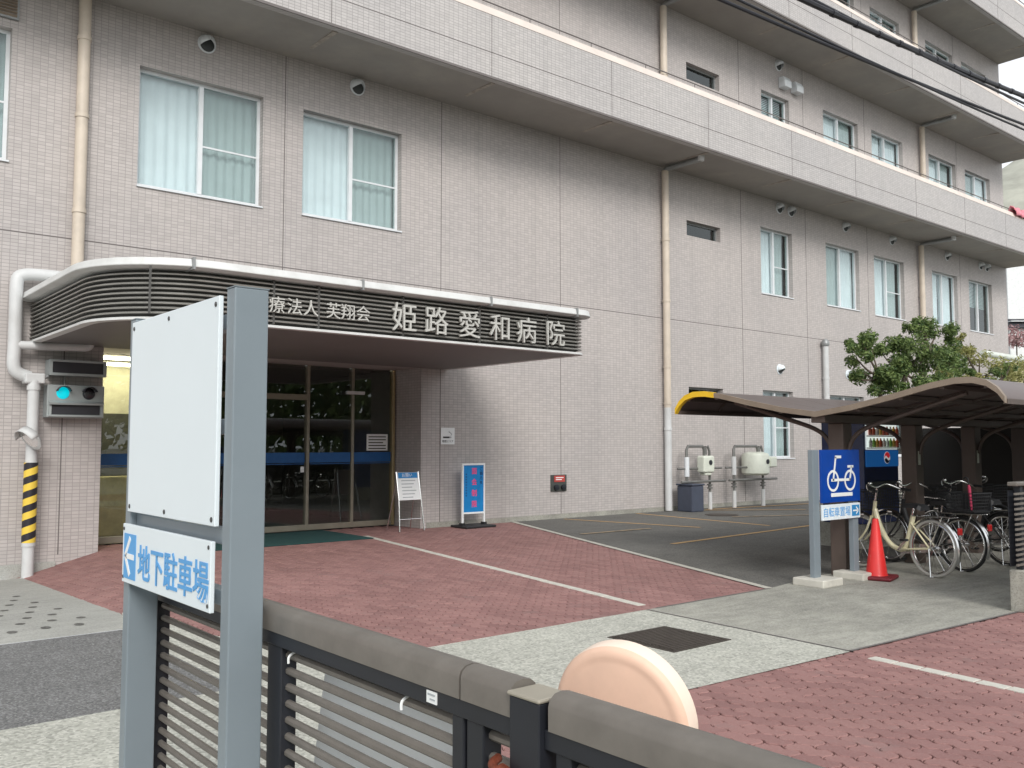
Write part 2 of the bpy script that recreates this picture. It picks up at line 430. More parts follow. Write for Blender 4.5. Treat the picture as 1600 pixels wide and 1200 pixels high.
def text(body, name, m, loc, ax, ay, size, parent, extrude=.002, align='LEFT', label=None, sx=1.0, offset=0):
    """flat or raised lettering: loc is the baseline start, ax/ay the reading and up directions"""
    cu = bpy.data.curves.new("lettering", 'FONT'); cu.body = body; cu.size = size; cu.extrude = extrude; cu.align_x = align; cu.offset = offset
    cu.resolution_u = 3
    t = bpy.data.objects.new("lettering", cu); COL.objects.link(t)
    bpy.context.view_layer.update()
    me = bpy.data.meshes.new_from_object(t.evaluated_get(bpy.context.evaluated_depsgraph_get()))
    bpy.data.objects.remove(t); bpy.data.curves.remove(cu)
    ax = Vector(ax).normalized(); ay = Vector(ay).normalized(); az = ax.cross(ay)
    M = Matrix(((ax.x * sx, ay.x, az.x), (ax.y * sx, ay.y, az.y), (ax.z * sx, ay.z, az.z)))
    for v in me.vertices: v.co = M @ v.co
    me.materials.clear(); me.materials.append(MATS[m])
    off = Vector((0, 0, 0)); p = parent
    while p is not None: off += p.location; p = p.parent
    o = bpy.data.objects.new(name, me); COL.objects.link(o); o.parent = parent; o.location = Vector(loc) - off
    if label: o["label"] = label
    return o
def arc(cx, cy, r, a0, a1, n):
    return [(cx + r * math.cos(R(a0 + (a1 - a0) * i / n)), cy + r * math.sin(R(a0 + (a1 - a0) * i / n))) for i in range(n + 1)]
def spline(pts, n=6):
    P = [Vector(p) for p in pts]; out_ = []
    for i in range(len(P) - 1):
        p0 = P[max(i - 1, 0)]; p1 = P[i]; p2 = P[i + 1]; p3 = P[min(i + 2, len(P) - 1)]
        for k in range(n):
            t = k / n
            out_.append(.5 * ((2 * p1) + (p2 - p0) * t + (2 * p0 - 5 * p1 + 4 * p2 - p3) * t * t + (3 * p1 - p0 - 3 * p2 + p3) * t ** 3))
    out_.append(P[-1]); return out_
_f = Vector((math.cos(YAW) * math.cos(PITCH), math.sin(YAW) * math.cos(PITCH), math.sin(PITCH)))
_r = Vector((math.sin(YAW), -math.cos(YAW), 0)); _u = _r.cross(_f)
def proj(p):      # only used to decide which pavers are worth an object of their own
    d = Vector(p) - Vector((0, 0, CAMZ)); z = d.dot(_f)
    return 800 + FPX * d.dot(_r) / z, 600 - FPX * d.dot(_u) / z, z

# ================================================================== GROUND
def sheet(name, m, pts, z=.0, parent=None, kind='structure'):
    b = MB(); b.quad(*[(p[0], p[1], p[2] if len(p) > 2 else z) for p in pts])
    o = b.build(name, m, parent)
    me = o.data
    if me.polygons[0].normal.z < 0: me.flip_normals()
    if parent is None or kind == 'stuff': o["kind"] = kind
    return o
g = MB()
g.quad((-300, -300, -.02), (300, -300, -.02), (300, 8, -.02), (-300, 8, -.02))
g.quad((3.9, 8, -.02), (300, 8, -.02), (300, 300, -.02), (3.9, 300, -.02))
g.quad((-300, 8, -.02), (-8, 8, -.02), (-8, 300, -.02), (-300, 300, -.02))
g.quad((-8, 14.4, -.02), (3.9, 14.4, -.02), (3.9, 300, -.02), (-8, 300, -.02))
g.build("ground", "asphalt", weld=True)["kind"] = "structure"
def yb(x): return 3.77 - .057 * (x - 4.68)     # edge between concrete apron and the near red paving
# concrete and asphalt surfaces (z = 4 mm)
Z1 = .004
sheet("pebble_concrete", "concrete_pebble", [(1.16, yb(1.16)), (6.35, yb(6.35)), (6.47, 5.81), (3.35, 5.81), (3.05, 6.6), (2.66, 8.8), (2.42, 8.0), (2.42, 5.63), (-60, 5.63), (-60, 2.2), (1.16, 2.2)], Z1)
sheet("smooth_concrete", "concrete", [(6.37, yb(6.37)), (16, yb(16)), (45, yb(16)), (45, 6.1), (9.7, 6.0), (8.45, 5.81), (6.49, 5.81)], Z1)
sheet("driveway_asphalt", "asphalt", [(-60, 5.63), (2.42, 5.63), (2.42, 8.0), (-60, 8.0)], Z1 - .001)
sheet("parking_lot", "asphalt_lot", [(8.45, 5.81), (9.7, 6.0), (45, 6.1), (80, 6.1), (80, 40), (36.2, 40), (36.2, 13.98), (11.63, 13.98)], Z1)
def zr(x, y): return -max(0, y - 8.6) / 5.15 * (.256 + .035 * (2.84 - x))
def xe(y): return 2.42 + (y - 8) * .3 if y < 8.8 else 2.66 + (y - 8.8) * .18 / 4.95
rb = MB(); NX, NY = 14, 25
for i in range(NX):
    for j in range(NY):
        q = []
        for di, dj in ((0, 0), (1, 0), (1, 1), (0, 1)):
            y = 8.0 + 5.75 * (j + dj) / NY; x = -9 + (xe(y) + 9) * (i + di) / NX; q.append((x, y, zr(x, y) + .005))
        rb.quad(*q)
ramp_slab = rb.build("ramp_slab", "concrete_ramp", weld=True, smooth=True); ramp_slab["kind"] = "structure"
sheet("street_pavement", "concrete", [(-60, -30), (60, -30), (60, .2), (1.16, .2), (1.16, 2.2), (-60, 2.2)], Z1)
# red paving
red = thing("red_paving", (4, 4, 0), None, None); red["kind"] = "structure"
def dfall(x, y):     # the paving folds down along the line from the ramp corner to the entrance wall
    return max(0.0, ((y - 8.8) * 1.21 - (x - 2.66) * 5.2) / 5.339) if y > 8.7 else 0.0
KF = .255 / dfall(2.84, 13.75)
zoneA = [(2.66, 8.8), (3.05, 6.6), (3.35, 5.81), (8.45, 5.81), (11.63, 14.0), (9.47, 14.0), (9.47, 14.9), (3.87, 14.9), (3.87, 14.0), (2.84, 13.97), (2.84, 13.75)]
zoneB = [(1.16, .2), (16, .2), (16, yb(16)), (1.16, yb(1.16))]
sheet("bedding", "mortar", [q for q in zoneA if q[0] != 2.84], -.0185, red); sheet("bedding", "mortar", zoneB, -.0185, red)
sheet("bedding", "mortar", [(2.66, 8.8, -.0185), (3.87, 14.0, -.0185), (2.84, 14.0, -.28), (2.84, 13.75, -.267)], 0, red)
LW, SW, WV = .225, .1125, .0155
def tri(t, p): t = (t / p) % 1.0; return (4 * abs(t - .5) - 1)   # +1..-1
def outline():
    """zig-zag interlocking block, long side along y"""
    P = []; n = 6
    wave = lambda s_: WV * math.sin(2 * math.pi * s_ / SW)
    for i in range(n * 2): s_ = LW * i / (n * 2); P.append((wave(s_), s_))
    for i in range(3): t = SW * i / 3; P.append((t, LW + .009 * math.sin(2 * math.pi * t / SW)))
    for i in range(n * 2): s_ = LW * (1 - i / (n * 2)); P.append((SW + wave(s_), s_))
    for i in range(3): t = SW * (1 - i / 3); P.append((t, .009 * math.sin(2 * math.pi * t / SW)))
    return P
OUTL = outline(); OC = (SW / 2, LW / 2)
def inset(k):
    return [(OC[0] + (x - OC[0]) * (1 - k / (SW / 2)), OC[1] + (y - OC[1]) * (1 - k / (LW / 2))) for x, y in OUTL]
def paver_into(b, x, y, tz, tx, ty):
    i = len(b.v); k = len(OUTL)
    for ring, z in ((inset(.0034), -.018), (inset(.0034), -.005), (inset(.0075), 0)):
        for px, py in ring:
            b.v.append((x + px, y + py, z + tz + tx * (px - OC[0]) + ty * (py - OC[1]) - KF * dfall(x + px, y + py)))
    for r_ in range(2):
        for q in range(k):
            q2 = (q + 1) % k; b.f.append((i + r_ * k + q, i + r_ * k + q2, i + (r_ + 1) * k + q2, i + (r_ + 1) * k + q))
    b.f.append(tuple(i + 2 * k + q for q in range(k)))
def inside(p, poly, out_=0.0):
    c = False; n_ = len(poly); x, y = p
    for i in range(n_):
        x0, y0 = poly[i]; x1, y1 = poly[i - 1]
        if (y0 > y) != (y1 > y) and x < (x1 - x0) * (y - y0) / (y1 - y0) + x0: c = not c
    if c: return True
    if out_:
        for i in range(n_):
            a = Vector(poly[i]); d = Vector(poly[i - 1]) - a; t = max(0, min(1, (Vector(p) - a).dot(d) / d.length_squared))
            if (a + d * t - Vector(p)).length < out_: return True
    return False
pav = []
for poly, x0, x1, y0, y1 in ((zoneA, 2.4, 11.7, 5.6, 14.8), (zoneB, 1.2, 11.5, .3, 3.95)):
    ix = int((x1 - x0) / SW); iy = int((y1 - y0) / LW) + 1
    for a in range(ix):
        for c in range(iy):
            x = x0 + a * SW; y = y0 + c * LW + (SW if a % 2 else 0)
            if not inside((x + OC[0], y + OC[1]), poly, .11 if poly is zoneB else .10): continue
            if y + LW / 2 > 14.85: continue
            if poly is zoneB and y + LW / 2 > yb(x) + .11: continue
            pav.append((x, y))
vis = []
for x, y in pav:
    px, py, d = proj((x + OC[0], y + OC[1], 0))
    ok = 870 < px < 1610 and py < 1210 and py < 1080 + (px - 870) * .355 and y + .1 < yb(x) and y < 3.7 and not (880 < px < 1090 and py > 1000 and py < 1140)
    if ok: vis.append((d, x, y))
vis.sort(); one = set((x, y) for d, x, y in vis[:298])
_df = dfall; dfall = lambda x, y: 0.0
proto = MB(); paver_into(proto, 0, 0, 0, 0, 0); dfall = _df
po = None; stuff = MB()
for x, y in pav:
    tz = random.uniform(-.0025, 0); tx = random.uniform(-.02, .02); ty = random.uniform(-.014, .014)
    if (x, y) in one:
        if po is None: o = po = proto.build("paver", "paver", red, origin=(0, 0, 0))
        else: o = po.copy(); COL.objects.link(o)
        o.location = (x - 4, y - 4, tz); o.rotation_euler = (ty, -tx, 0)
    else: paver_into(stuff, x, y, tz, tx, ty)
so = stuff.build("paver", "paver", red); so["kind"] = "stuff"
# pale stone edging rows
eb = None
def stone_row(a, b, L=.2, wd=.098):
    global eb
    a = Vector((a[0], a[1], 0)); b = Vector((b[0], b[1], 0)); d = (b - a); n_ = int(d.length / L); ang = math.atan2(d.y, d.x); d.normalize()
    for i in range(n_):
        p = a + d * (i + .5) * L
        if eb is None:
            m_ = MB(); m_.box(-.0935, .0935, -wd / 2, wd / 2, -.012, .005); eb = m_.build("edge_stone", "pale_stone", red, bevel=.004, origin=(0, 0, 0)); o = eb
        else: o = eb.copy(); COL.objects.link(o)
        o.location = p - Vector((4, 4, 0)) + Vector((0, 0, random.uniform(-.002, .001))); o.rotation_euler = (0, 0, ang + random.uniform(-.01, .01))
stone_row((6.63, 6.0), (8.02, 13.6)); stone_row((6.13, 1.9), (6.33, yb(6.33) - .03))
# painted lines
def strip(name, m, a, b, wd, z, parent=None, kind='structure'):
    a = Vector((a[0], a[1], z)); b = Vector((b[0], b[1], z)); d = (b - a).normalized(); s_ = Vector((-d.y, d.x, 0)) * wd / 2
    return sheet(name, m, [tuple(a - s_), tuple(b - s_), tuple(b + s_), tuple(a + s_)], z, parent, kind)
strip("edge_line", "edge_paint", (8.43, 5.80), (11.66, 13.95), .10, .008)
for k, (a, b, m_) in enumerate((((15.2, 13.9), (14.87, 10.2), "yellow_paint"), ((12.9, 13.8), (13.55, 10.8), "yellow_paint"), ((10.97, 9.3), (17.6, 9.9), "yellow_paint"), ((16.9, 13.7), (19.1, 12.1), "yellow_paint"),
                 ((10.95, 11.3), (12.7, 11.25), "pale_paint"), ((16.0, 11.9), (18.5, 10.8), "pale_paint"), ((17.3, 13.6), (24.5, 12.9), "yellow_paint"), ((18.6, 11.7), (23.5, 11.5), "yellow_paint"))):
    strip("parking_line", m_, a, b, .10, .008 + .0012 * k)
strip("control_joint", "joint", (6.48, 5.81), (6.36, yb(6.36)), .022, .0075)
strip("control_joint", "joint", (6.36, yb(6.36) + .010), (16, yb(16) + .010), .026, .0075)
strip("control_joint", "joint", (6.6, 5.80), (8.45, 5.80), .025, .0075)
# ramp dimples: flat dark discs, the shade of their hollows put into the colour
dm = MB()
for i in range(9):
    for j in range(8):
        x = .2 + i * .25 + (.125 if j % 2 else 0) + random.uniform(-.02, .02); y = 8.45 + j * .42 + random.uniform(-.03, .03)
        if x > xe(y) - .25: continue
        ring = []
        for t in range(12):
            xx = x + .04 * math.cos(t * math.pi / 6); yy = y + .06 * math.sin(t * math.pi / 6); ring.append((xx, yy, zr(xx, yy) + .008))
        dm.quad(*ring)
dm.build("dimple", "asphalt_lot", ramp_slab)["kind"] = "stuff"

# ================================================================== HOSPITAL
H = thing("hospital_building", (9, 14, 0), "long greyish pink tiled hospital with continuous tiled balconies and louvred entrance canopy", "building")
WY, XR = 14.0, 35.8
WIN = []   # x0,x1,z0,z1,style
for a in ((.4, 2.53, 5.5, 7.38, 'big'), (4.27, 6.27, 5.48, 7.33, 'big'), (7.0, 8.99, 5.48, 7.30, 'big'),
          (17.2, 18.52, 6.63, 7.0, 'slit'), (20.24, 21.7, 5.55, 7.32, 'curt_l'), (23.4, 25.22, 5.54, 7.34, 'curt_r'), (26.1, 27.96, 5.5, 7.34, 'curt_l'), (29.87, 31.72, 5.55, 7.34, 'curt_2'), (32.62, 34.5, 5.55, 7.36, 'blind'),
          (17.26, 18.57, 10.55, 10.98, 'slit'), (20.38, 21.68, 9.8, 11.08, 'blind'), (23.42, 25.35, 9.8, 11.26, 'curt_l'), (26.15, 28.1, 9.8, 11.28, 'curt_2'), (29.88, 31.88, 9.8, 11.3, 'curt_l'), (32.6, 34.65, 9.8, 11.3, 'curt_r'),
          (17.2, 18.54, 2.5, 2.93, 'slit'), (20.22, 21.6, 1.19, 2.97, 'curt_l'), (23.45, 25.3, 1.19, 2.95, 'blind'), (26.1, 27.95, 1.19, 2.95, 'blind'),
          (23.4, 25.3, 13.7, 15.24, 'blind'), (26.25, 28.12, 13.7, 15.24, 'curt_l'), (29.9, 31.9, 13.7, 15.24, 'blind'), (32.6, 34.6, 13.7, 15.24, 'curt_r')):
    WIN.append(a)
EX0, EX1, EZ1 = 3.87, 9.47, 2.97
holes = [(a[0], a[1], a[2], a[3]) for a in WIN] + [(EX0, EX1, -.6, EZ1)]
def wall_with_holes(name, m, x0, x1, z0, z1, y, holes, depth, parent):
    xs = sorted({x0, x1} | {v for h in holes for v in h[:2] if x0 < v < x1}); zs = sorted({z0, z1} | {v for h in holes for v in h[2:4] if z0 <= v < z1})
    b = MB()
    for i in range(len(xs) - 1):
        for j in range(len(zs) - 1):
            cx = (xs[i] + xs[i + 1]) / 2; cz = (zs[j] + zs[j + 1]) / 2
            if any(h[0] < cx < h[1] and h[2] < cz < h[3] for h in holes): continue
            b.quad((xs[i], y, zs[j]), (xs[i + 1], y, zs[j]), (xs[i + 1], y, zs[j + 1]), (xs[i], y, zs[j + 1]))
    for h in holes:
        hx0, hx1, hz0, hz1 = h; d = depth if hx1 != EX1 else .9
        b.quad((hx0, y, hz0), (hx0, y, hz1), (hx0, y + d, hz1), (hx0, y + d, hz0))
        b.quad((hx1, y, hz0), (hx1, y, hz1), (hx1, y + d, hz1), (hx1, y + d, hz0))
        b.quad((hx0, y, hz1), (hx1, y, hz1), (hx1, y + d, hz1), (hx0, y + d, hz1))
        if hx1 != EX1: b.quad((hx0, y, hz0), (hx1, y, hz0), (hx1, y + d, hz0), (hx0, y + d, hz0))
    b.quad((x1, y, z0), (x1, y + 16, z0), (x1, y + 16, z1), (x1, y, z1))
    b.quad((x0, y, z0), (x0, y + 16, z0), (x0, y + 16, z1), (x0, y, z1))
    return b.build(name, m, parent, weld=True)
wall = wall_with_holes("wall", "tile", -14, XR, -.8, 19.5, WY, holes, .205, H)
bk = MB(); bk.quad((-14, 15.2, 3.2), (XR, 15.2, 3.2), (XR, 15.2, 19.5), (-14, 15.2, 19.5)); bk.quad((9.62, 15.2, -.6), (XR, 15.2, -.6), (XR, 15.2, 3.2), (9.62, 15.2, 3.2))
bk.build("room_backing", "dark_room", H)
for x in (6.66, 9.90, 13.0, 19.38, 22.37, 25.72, 31.95):
    MB().box(x - .007, x + .007, WY - .003, WY + .01, .02 if x > 9.5 else 3.7, 16.0).build("expansion_joint", "joint", wall)
for x0, x1, z in ((-14, XR, 4.51), (-14, XR, 12.36)):
    MB().box(x0, x1, WY - .003, WY + .01, z - .007, z + .007).build("expansion_joint", "joint", wall)
MB().box(3.33, 3.345, WY - .003, WY + .01, 0, 2.9).build("expansion_joint", "joint", wall)
# light concrete plinth along the ramp
MB().box(-14, 3.3, WY - .06, WY - .004, -.8, -.09).build("plinth", "concrete_ramp", H, bevel=.01)
MB().box(9.6, 36, WY - .012, WY - .003, 0, .1).build("plinth", "concrete", H)

# --- windows
def folds(b, x0, x1, z0, z1, y, amp, per, seed):
    rr = random.Random(seed); n_ = max(8, int((x1 - x0) / .018)); ph = rr.uniform(0, 6)
    rows = []
    for k, z in enumerate((z0, (z0 + z1) / 2, z1)):
        i = len(b.v); rows.append(i)
        for q in range(n_ + 1):
            x = x0 + (x1 - x0) * q / n_
            w_ = math.sin(x / per * 6.28 + ph + .8 * math.sin(x * 3.1 + ph) + k * .25) + .5 * math.sin(x / per * 2.5 + k * .4)
            b.v.append((x, y + amp * w_ * (1 - .35 * k), z))
    for k in range(2):
        for q in range(n_): b.f.append((rows[k] + q, rows[k] + q + 1, rows[k + 1] + q + 1, rows[k + 1] + q))
def window(x0, x1, z0, z1, style, idx):
    fw = .045 if style != 'big' else .05; y0, y1 = WY + .125, WY + .20
    fm = "alu" if style != 'slit' else "alu_dark"
    b = MB(); b.box(x0, x0 + fw, y0, y1, z0, z1); b.box(x1 - fw, x1, y0, y1, z0, z1)
    b.box(x0 + fw, x1 - fw, y0, y1, z0, z0 + fw); b.box(x0 + fw, x1 - fw, y0, y1, z1 - fw, z1)
    xm = (x0 + x1) / 2
    if style != 'slit': b.box(xm - .035, xm + .035, y0 - .012, y1, z0 + fw, z1 - fw)
    f = b.build("window", fm, H)
    if style == 'slit':
        MB().box(x0 + fw, x1 - fw, y0 + .03, y0 + .038, z0 + fw, z1 - fw).build("pane", "glass_screen", f); return
    MB().box(x0 + fw, xm - .035, y0 + .05, y0 + .056, z0 + fw, z1 - fw).build("pane", "glass" if style != "curt_r" else "glass_screen", f)
    scr = style in ('big', 'curt_l', 'blind')
    MB().box(xm + .035, x1 - fw, y0 + .03, y0 + .036, z0 + fw, z1 - fw).build("pane", "glass_screen" if scr else "glass", f)
    if style == 'big' or (style == 'curt_l' and z0 < 9):
        zc = z0 + (z1 - z0) * .45
        MB().box(xm + .035, x1 - fw, y0 + .005, y0 + .028, zc - .014, zc + .014).build("crossbar", "alu", f)
    MB().prism([(WY - .03, z0 - .035), (WY - .03, z0 - .01), (y0, z0 + .002), (y0, z0 - .035)], 'x', x0 - .01, x1 + .01).build("sill", "alu", f)
    cy = WY + .265
    c = MB()
    if style == 'big': folds(c, x0, x1, z0, z1, cy, .022, .16, idx)
    elif style == 'curt_l': folds(c, x0, x1 - .1, z0 + .02, z1, cy, .022, .15, idx)
    elif style == 'curt_r': folds(c, x0 + .12, x1, z0 + .02, z1, cy, .022, .15, idx)
    elif style == 'curt_2': folds(c, x0, xm - .08, z0, z1, cy, .022, .14, idx); folds(c, xm - .02, x1, z0, z1, cy, .02, .14, idx + 50)
    if c.f: c.build("curtain", "curtain", f, smooth=True)
    if style in ('blind', 'curt_r', 'curt_2'):
        s_ = MB(); zt = z1; zb = z0 + (z1 - z0) * random.choice((.1, .3, .5))
        k = int((zt - zb) / .05)
        for i in range(k):
            z = zt - .05 * i; s_.quad((x0, cy + .045, z), (x1, cy + .045, z), (x1, cy + .02, z - .042), (x0, cy + .02, z - .042))
        s_.build("blind", "blind", f)["kind"] = "stuff"
for i, a in enumerate(WIN): window(*a, i)
# louvre grille above the far-left window
lg = MB().box(.4, 2.6, WY - .05, WY - .004, 7.5, 7.8).build("louvre", "alu_dark", H)
for k in range(6): MB().obox((1.5, WY - .06, 7.54 + k * .045), (1.07, 0, 0), (0, .02, -.012), (0, .003, .005)).build("louvre_blade", "shelter_tan", lg)

# --- balconies (floor slab, soffit, tiled parapet, coping, handrail)
BY = 12.45
def balcony(zs, ztop, m_soff, x0=-14, drains=()):
    b = MB(); b.prism([(BY, zs - .02), (BY + .14, zs - .02), (BY + .14, zs + .005), (WY, zs + .005), (WY, zs + .2), (BY + .15, zs + .2), (BY + .15, ztop - .18), (BY, ztop - .18)], 'x', x0, XR)
    sl = b.build("balcony", "tile_light", H)
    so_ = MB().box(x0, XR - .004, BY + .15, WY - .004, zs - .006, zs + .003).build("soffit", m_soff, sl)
    MB().box(x0, XR, BY - .004, BY + .02, zs - .022, zs + .02).build("drip_edge", "joint", sl)
    MB().box(x0, XR, BY - .003, BY + .01, zs + .448, zs + .462).build("groove", "joint", sl)
    cp = MB(); cp.prism([(BY - .012, ztop - .18), (BY + .07, ztop), (BY + .17, ztop), (BY + .17, ztop - .18)], 'x', x0, XR + .01)
    cp.build("coping", "coping", sl, bevel=.008)
    MB().tube([(x0, BY + .10, ztop + .1), (XR, BY + .10, ztop + .1)], .014, 8).build("handrail", "joint", sl)
    x = x0 + .6
    pst = MB()
    while x < XR:
        pst.tube([(x, BY + .10, ztop - .02), (x, BY + .10, ztop + .1)], .009, 6); x += 1.62
    pst.build("rail_post", "joint", sl)["kind"] = "stuff"
    for x in (0.15, 3.4, 6.68, 9.9, 13.0, 16.1, 19.38, 22.37, 25.72, 28.9, 31.95, 34.6):
        MB().box(x - .006, x + .006, BY - .003, BY + .01, zs + .01, ztop - .18).build("parapet_joint", "joint", sl)
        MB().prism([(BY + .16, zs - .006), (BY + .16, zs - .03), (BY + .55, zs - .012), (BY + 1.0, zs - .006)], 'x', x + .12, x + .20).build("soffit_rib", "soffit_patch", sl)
    return sl
b1 = balcony(8.14, 9.47, "soffit"); b2 = balcony(12.15, 13.42, "soffit"); b3 = balcony(16.0, 17.3, "soffit")
# --- rain pipes
def pipe(pts, r, m, name="downpipe", collars=(), parent=H, label=None):
    o = MB().tube(pts, r, 14).build(name, m, parent, smooth=True)
    if label: o["label"] = label
    for c in collars: MB().tube([(c[0], c[1], c[2] - .03), (c[0], c[1], c[2] + .03)], r + .012, 14).build("collar", m, o, smooth=True)
    for c in collars: MB().box(c[0] - .012, c[0] + .012, c[1] + r, WY - .002, c[2] - .045, c[2] - .02).build("bracket", "alu_dark", o)
    return o
PYY = WY - .13
pipe([(3.44, PYY, 8.12), (3.44, PYY, 3.6)], .085, "pipe_beige", collars=[(3.44, PYY, z) for z in (7.45, 6.3, 4.9)])
pipe([(16.27, PYY, 8.0), (16.27, PYY, 2.4)], .085, "pipe_beige", collars=[(16.27, PYY, z) for z in (6.35, 4.9, 3.35, 2.5)])
pipe([(16.27, PYY, 2.42), (16.27, PYY, .02)], .083, "pipe_white", collars=[(16.27, PYY, 1.9)])
for X, zs, zb in ((16.27, 8.14, 8.0), (28.9, 8.14, 3.2), (16.27, 12.15, 8.9), (29.2, 12.15, 8.9), (28.9, 16.0, 13.0)):
    if zb < 8.0 or zs > 9: pipe([(X, PYY, zs - .14), (X, PYY, zb)], .085, "pipe_beige", collars=[(X, PYY, zs - 1.8)])
    pipe([Vector(p) for p in spline([(X, PYY, zs - .13), (X + .02, PYY - .1, zs - .09), (X + .05, PYY - .5, zs - .085), (X + .06, BY + .4, zs - .085)], 4)], .06, "alu_dark", "drain_elbow")
    pipe([(X + .06, BY + .4, zs - .13), (X + .06, BY + .4, zs - .004)], .075, "pipe_white", "drain_stub")
pipe([(23.05, PYY, 4.3), (23.05, PYY, .0)], .08, "pipe_white", collars=[(23.05, PYY, 3.4)]); MB().lathe((23.05, PYY, 4.3), (0, 0, 1), [(.09, 0), (.11, .04), (.11, .12), (.06, .2)], 14).build("vent_cap", "alu_dark", H, smooth=True)
pipe(spline([(3.35, 13.8, 3.9), (2.95, 13.8, 3.9), (2.72, 13.8, 3.87), (2.66, 13.8, 3.75), (2.66, 13.8, 3.3), (2.66, 13.8, 2.85), (2.66, 13.8, 2.62), (2.72, 13.8, 2.52), (2.86, 13.8, 2.47)], 5), .085, "pipe_white")
pipe(spline([(3.62, 13.78, 2.98), (3.58, 13.78, 2.93), (3.4, 13.78, 2.92), (2.66, 13.78, 2.90)], 4), .06, "pipe_white", "drain_elbow")
tp = pipe([(2.9, 13.72, 2.42), (2.9, 13.72, -.30)], .075, "pipe_white", collars=[(2.9, 13.72, 2.32), (2.9, 13.72, .2)], label="lower drainpipe wrapped in yellow and black warning stripes")
MB().tube([(2.9, 13.72, .22), (2.9, 13.72, 1.3)], .088, 18).build("warning_wrap", "tiger", tp, smooth=True, origin=(2.9, 13.72, .22))
MB().lathe((2.9, 13.72, -.34), (0, 0, 1), [(.11, 0), (.11, .05), (.09, .09)], 14).build("pipe_shoe", "pipe_white", tp)
MB().box(2.78, 3.03, 13.66, 13.9, 2.38, 2.52).build("pipe_clamp", "pipe_white", tp, bevel=.02)
# --- wall vents
def vent(x, z, white=False):
    """half-dome hood with an open, dark underside"""
    r = .135 if not white else .125
    b = MB(); n_ = 10; rows = []
    for j in range(7):
        ph = R(90 * j / 6); i = len(b.v); rows.append(i)          # ph 0 at the wall, 90 at the nose
        for q in range(n_ + 1):
            t = R(-25 + 230 * q / n_); b.v.append((x + r * math.cos(t) * math.cos(ph), WY - .004 - r * 1.25 * math.sin(ph), z + r * math.sin(t) * math.cos(ph) + .02 * math.sin(ph)))
    for j in range(6):
        for q in range(n_): b.f.append((rows[j] + q, rows[j] + q + 1, rows[j + 1] + q + 1, rows[j + 1] + q))
    o = b.build("vent_hood", "alu" if not white else "white_panel", H, smooth=True)
    sl_ = o.modifiers.new("s", 'SOLIDIFY'); sl_.thickness = .006
    MB().lathe((x, WY - .004, z), (0, -1, 0), [(r * 1.12, 0), (r * 1.12, .012), (r * .98, .02)], 20).build("vent_flange", "alu" if not white else "white_panel", o, smooth=True)
    MB().lathe((x, WY - .026, z - r * .12), (0, -1, 0), [(r * .86, 0), (r * .86, .002)], 18).build("vent_mouth", "dark_room", o)
for x in (5.29, 8.04, 21.11, 21.66, 24.47, 27.22, 30.98, 33.6, 34.1): vent(x, 7.95)
vent(20.99, 3.55, True); vent(24.44, 3.58, True); vent(21.2, 11.95)
for x in (21.35, 21.94): MB().prism([(WY - .004, 11.32), (WY - .22, 11.32), (WY - .22, 11.5), (WY - .15, 11.62), (WY - .004, 11.62)], 'x', x - .16, x + .16).build("vent_box", "alu", H, bevel=.015)

# --- entrance canopy
can = thing("entrance_canopy", (0, 0, 0), None, None); can.parent = H; can.location = (6.5 - 9, 12 - 14, 3.0)
CX0, CX1, CY0 = 2.88, 10.05, 10.2
def cpath(o_=0.0):
    """plan outline with outward normals: left wall end, rounded corner, front, small rounded corner, right wall end"""
    P = [(CX0, WY - .002, -1, 0), (CX0, CY0 + 1.15, -1, 0)]
    for i in range(1, 12):
        a = R(180 + 90 * i / 12); P.append((CX0 + 1.15 + 1.15 * math.cos(a), CY0 + 1.15 + 1.15 * math.sin(a), math.cos(a), math.sin(a)))
    P.append((CX0 + 1.15, CY0, 0, -1)); P.append((CX1 - .22, CY0, 0, -1))
    for i in range(1, 6):
        a = R(270 + 90 * i / 6); P.append((CX1 - .22 + .22 * math.cos(a), CY0 + .22 + .22 * math.sin(a), math.cos(a), math.sin(a)))
    P += [(CX1, CY0 + .22, 1, 0), (CX1, WY - .002, 1, 0)]
    return P
path = cpath()
MB().sweep(path, [(-.12, 2.99), (-.09, 2.99), (-.09, 3.54), (-.12, 3.54)]).build("fascia_backing", "canopy_back", can)
for k in range(9):
    z = 3.03 + k * .056
    MB().sweep(path, [(-.05, z), (.0, z - .004), (.004, z + .008), (-.035, z + .024), (-.05, z + .02)]).build("slat", "slat_metal", can)
MB().sweep(path, [(-.10, 2.955), (.012, 2.955), (.012, 2.985), (-.10, 2.985)]).build("bottom_trim", "canopy_white", can)
MB().sweep(path, [(-.3, 3.535), (.05, 3.535), (.135, 3.552), (.14, 3.562), (.118, 3.645), (-.3, 3.66)]).build("coping", "canopy_white", can, bevel=.006)
for px_, py_, nx_, ny_ in ((3.72, 10.21, 0, -1), (8.0, 10.2, 0, -1), (9.7, 10.2, 0, -1), (5.9, 10.2, 0, -1)):
    MB().box(px_ - .012, px_ + .012, py_ - .154, py_ + .1, 3.52, 3.657).build("coping_seam", "alu_dark", can)
ring = [(p[0] - p[2] * .08, p[1] - p[3] * .08) for p in path]
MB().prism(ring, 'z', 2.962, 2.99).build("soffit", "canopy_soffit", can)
MB().prism([(p[0] - p[2] * .25, p[1] - p[3] * .25) for p in path], 'z', 3.58, 3.63).build("roof", "canopy_back", can)
for x in (3.3, 4.75, 5.35, 6.6, 7.9, 9.2):
    MB().box(x - .012, x + .012, CY0 - .004 if x > 4 else CY0 + .05, CY0 + .06, 3.0, 3.54).build("slat_bracket", "canopy_back", can)
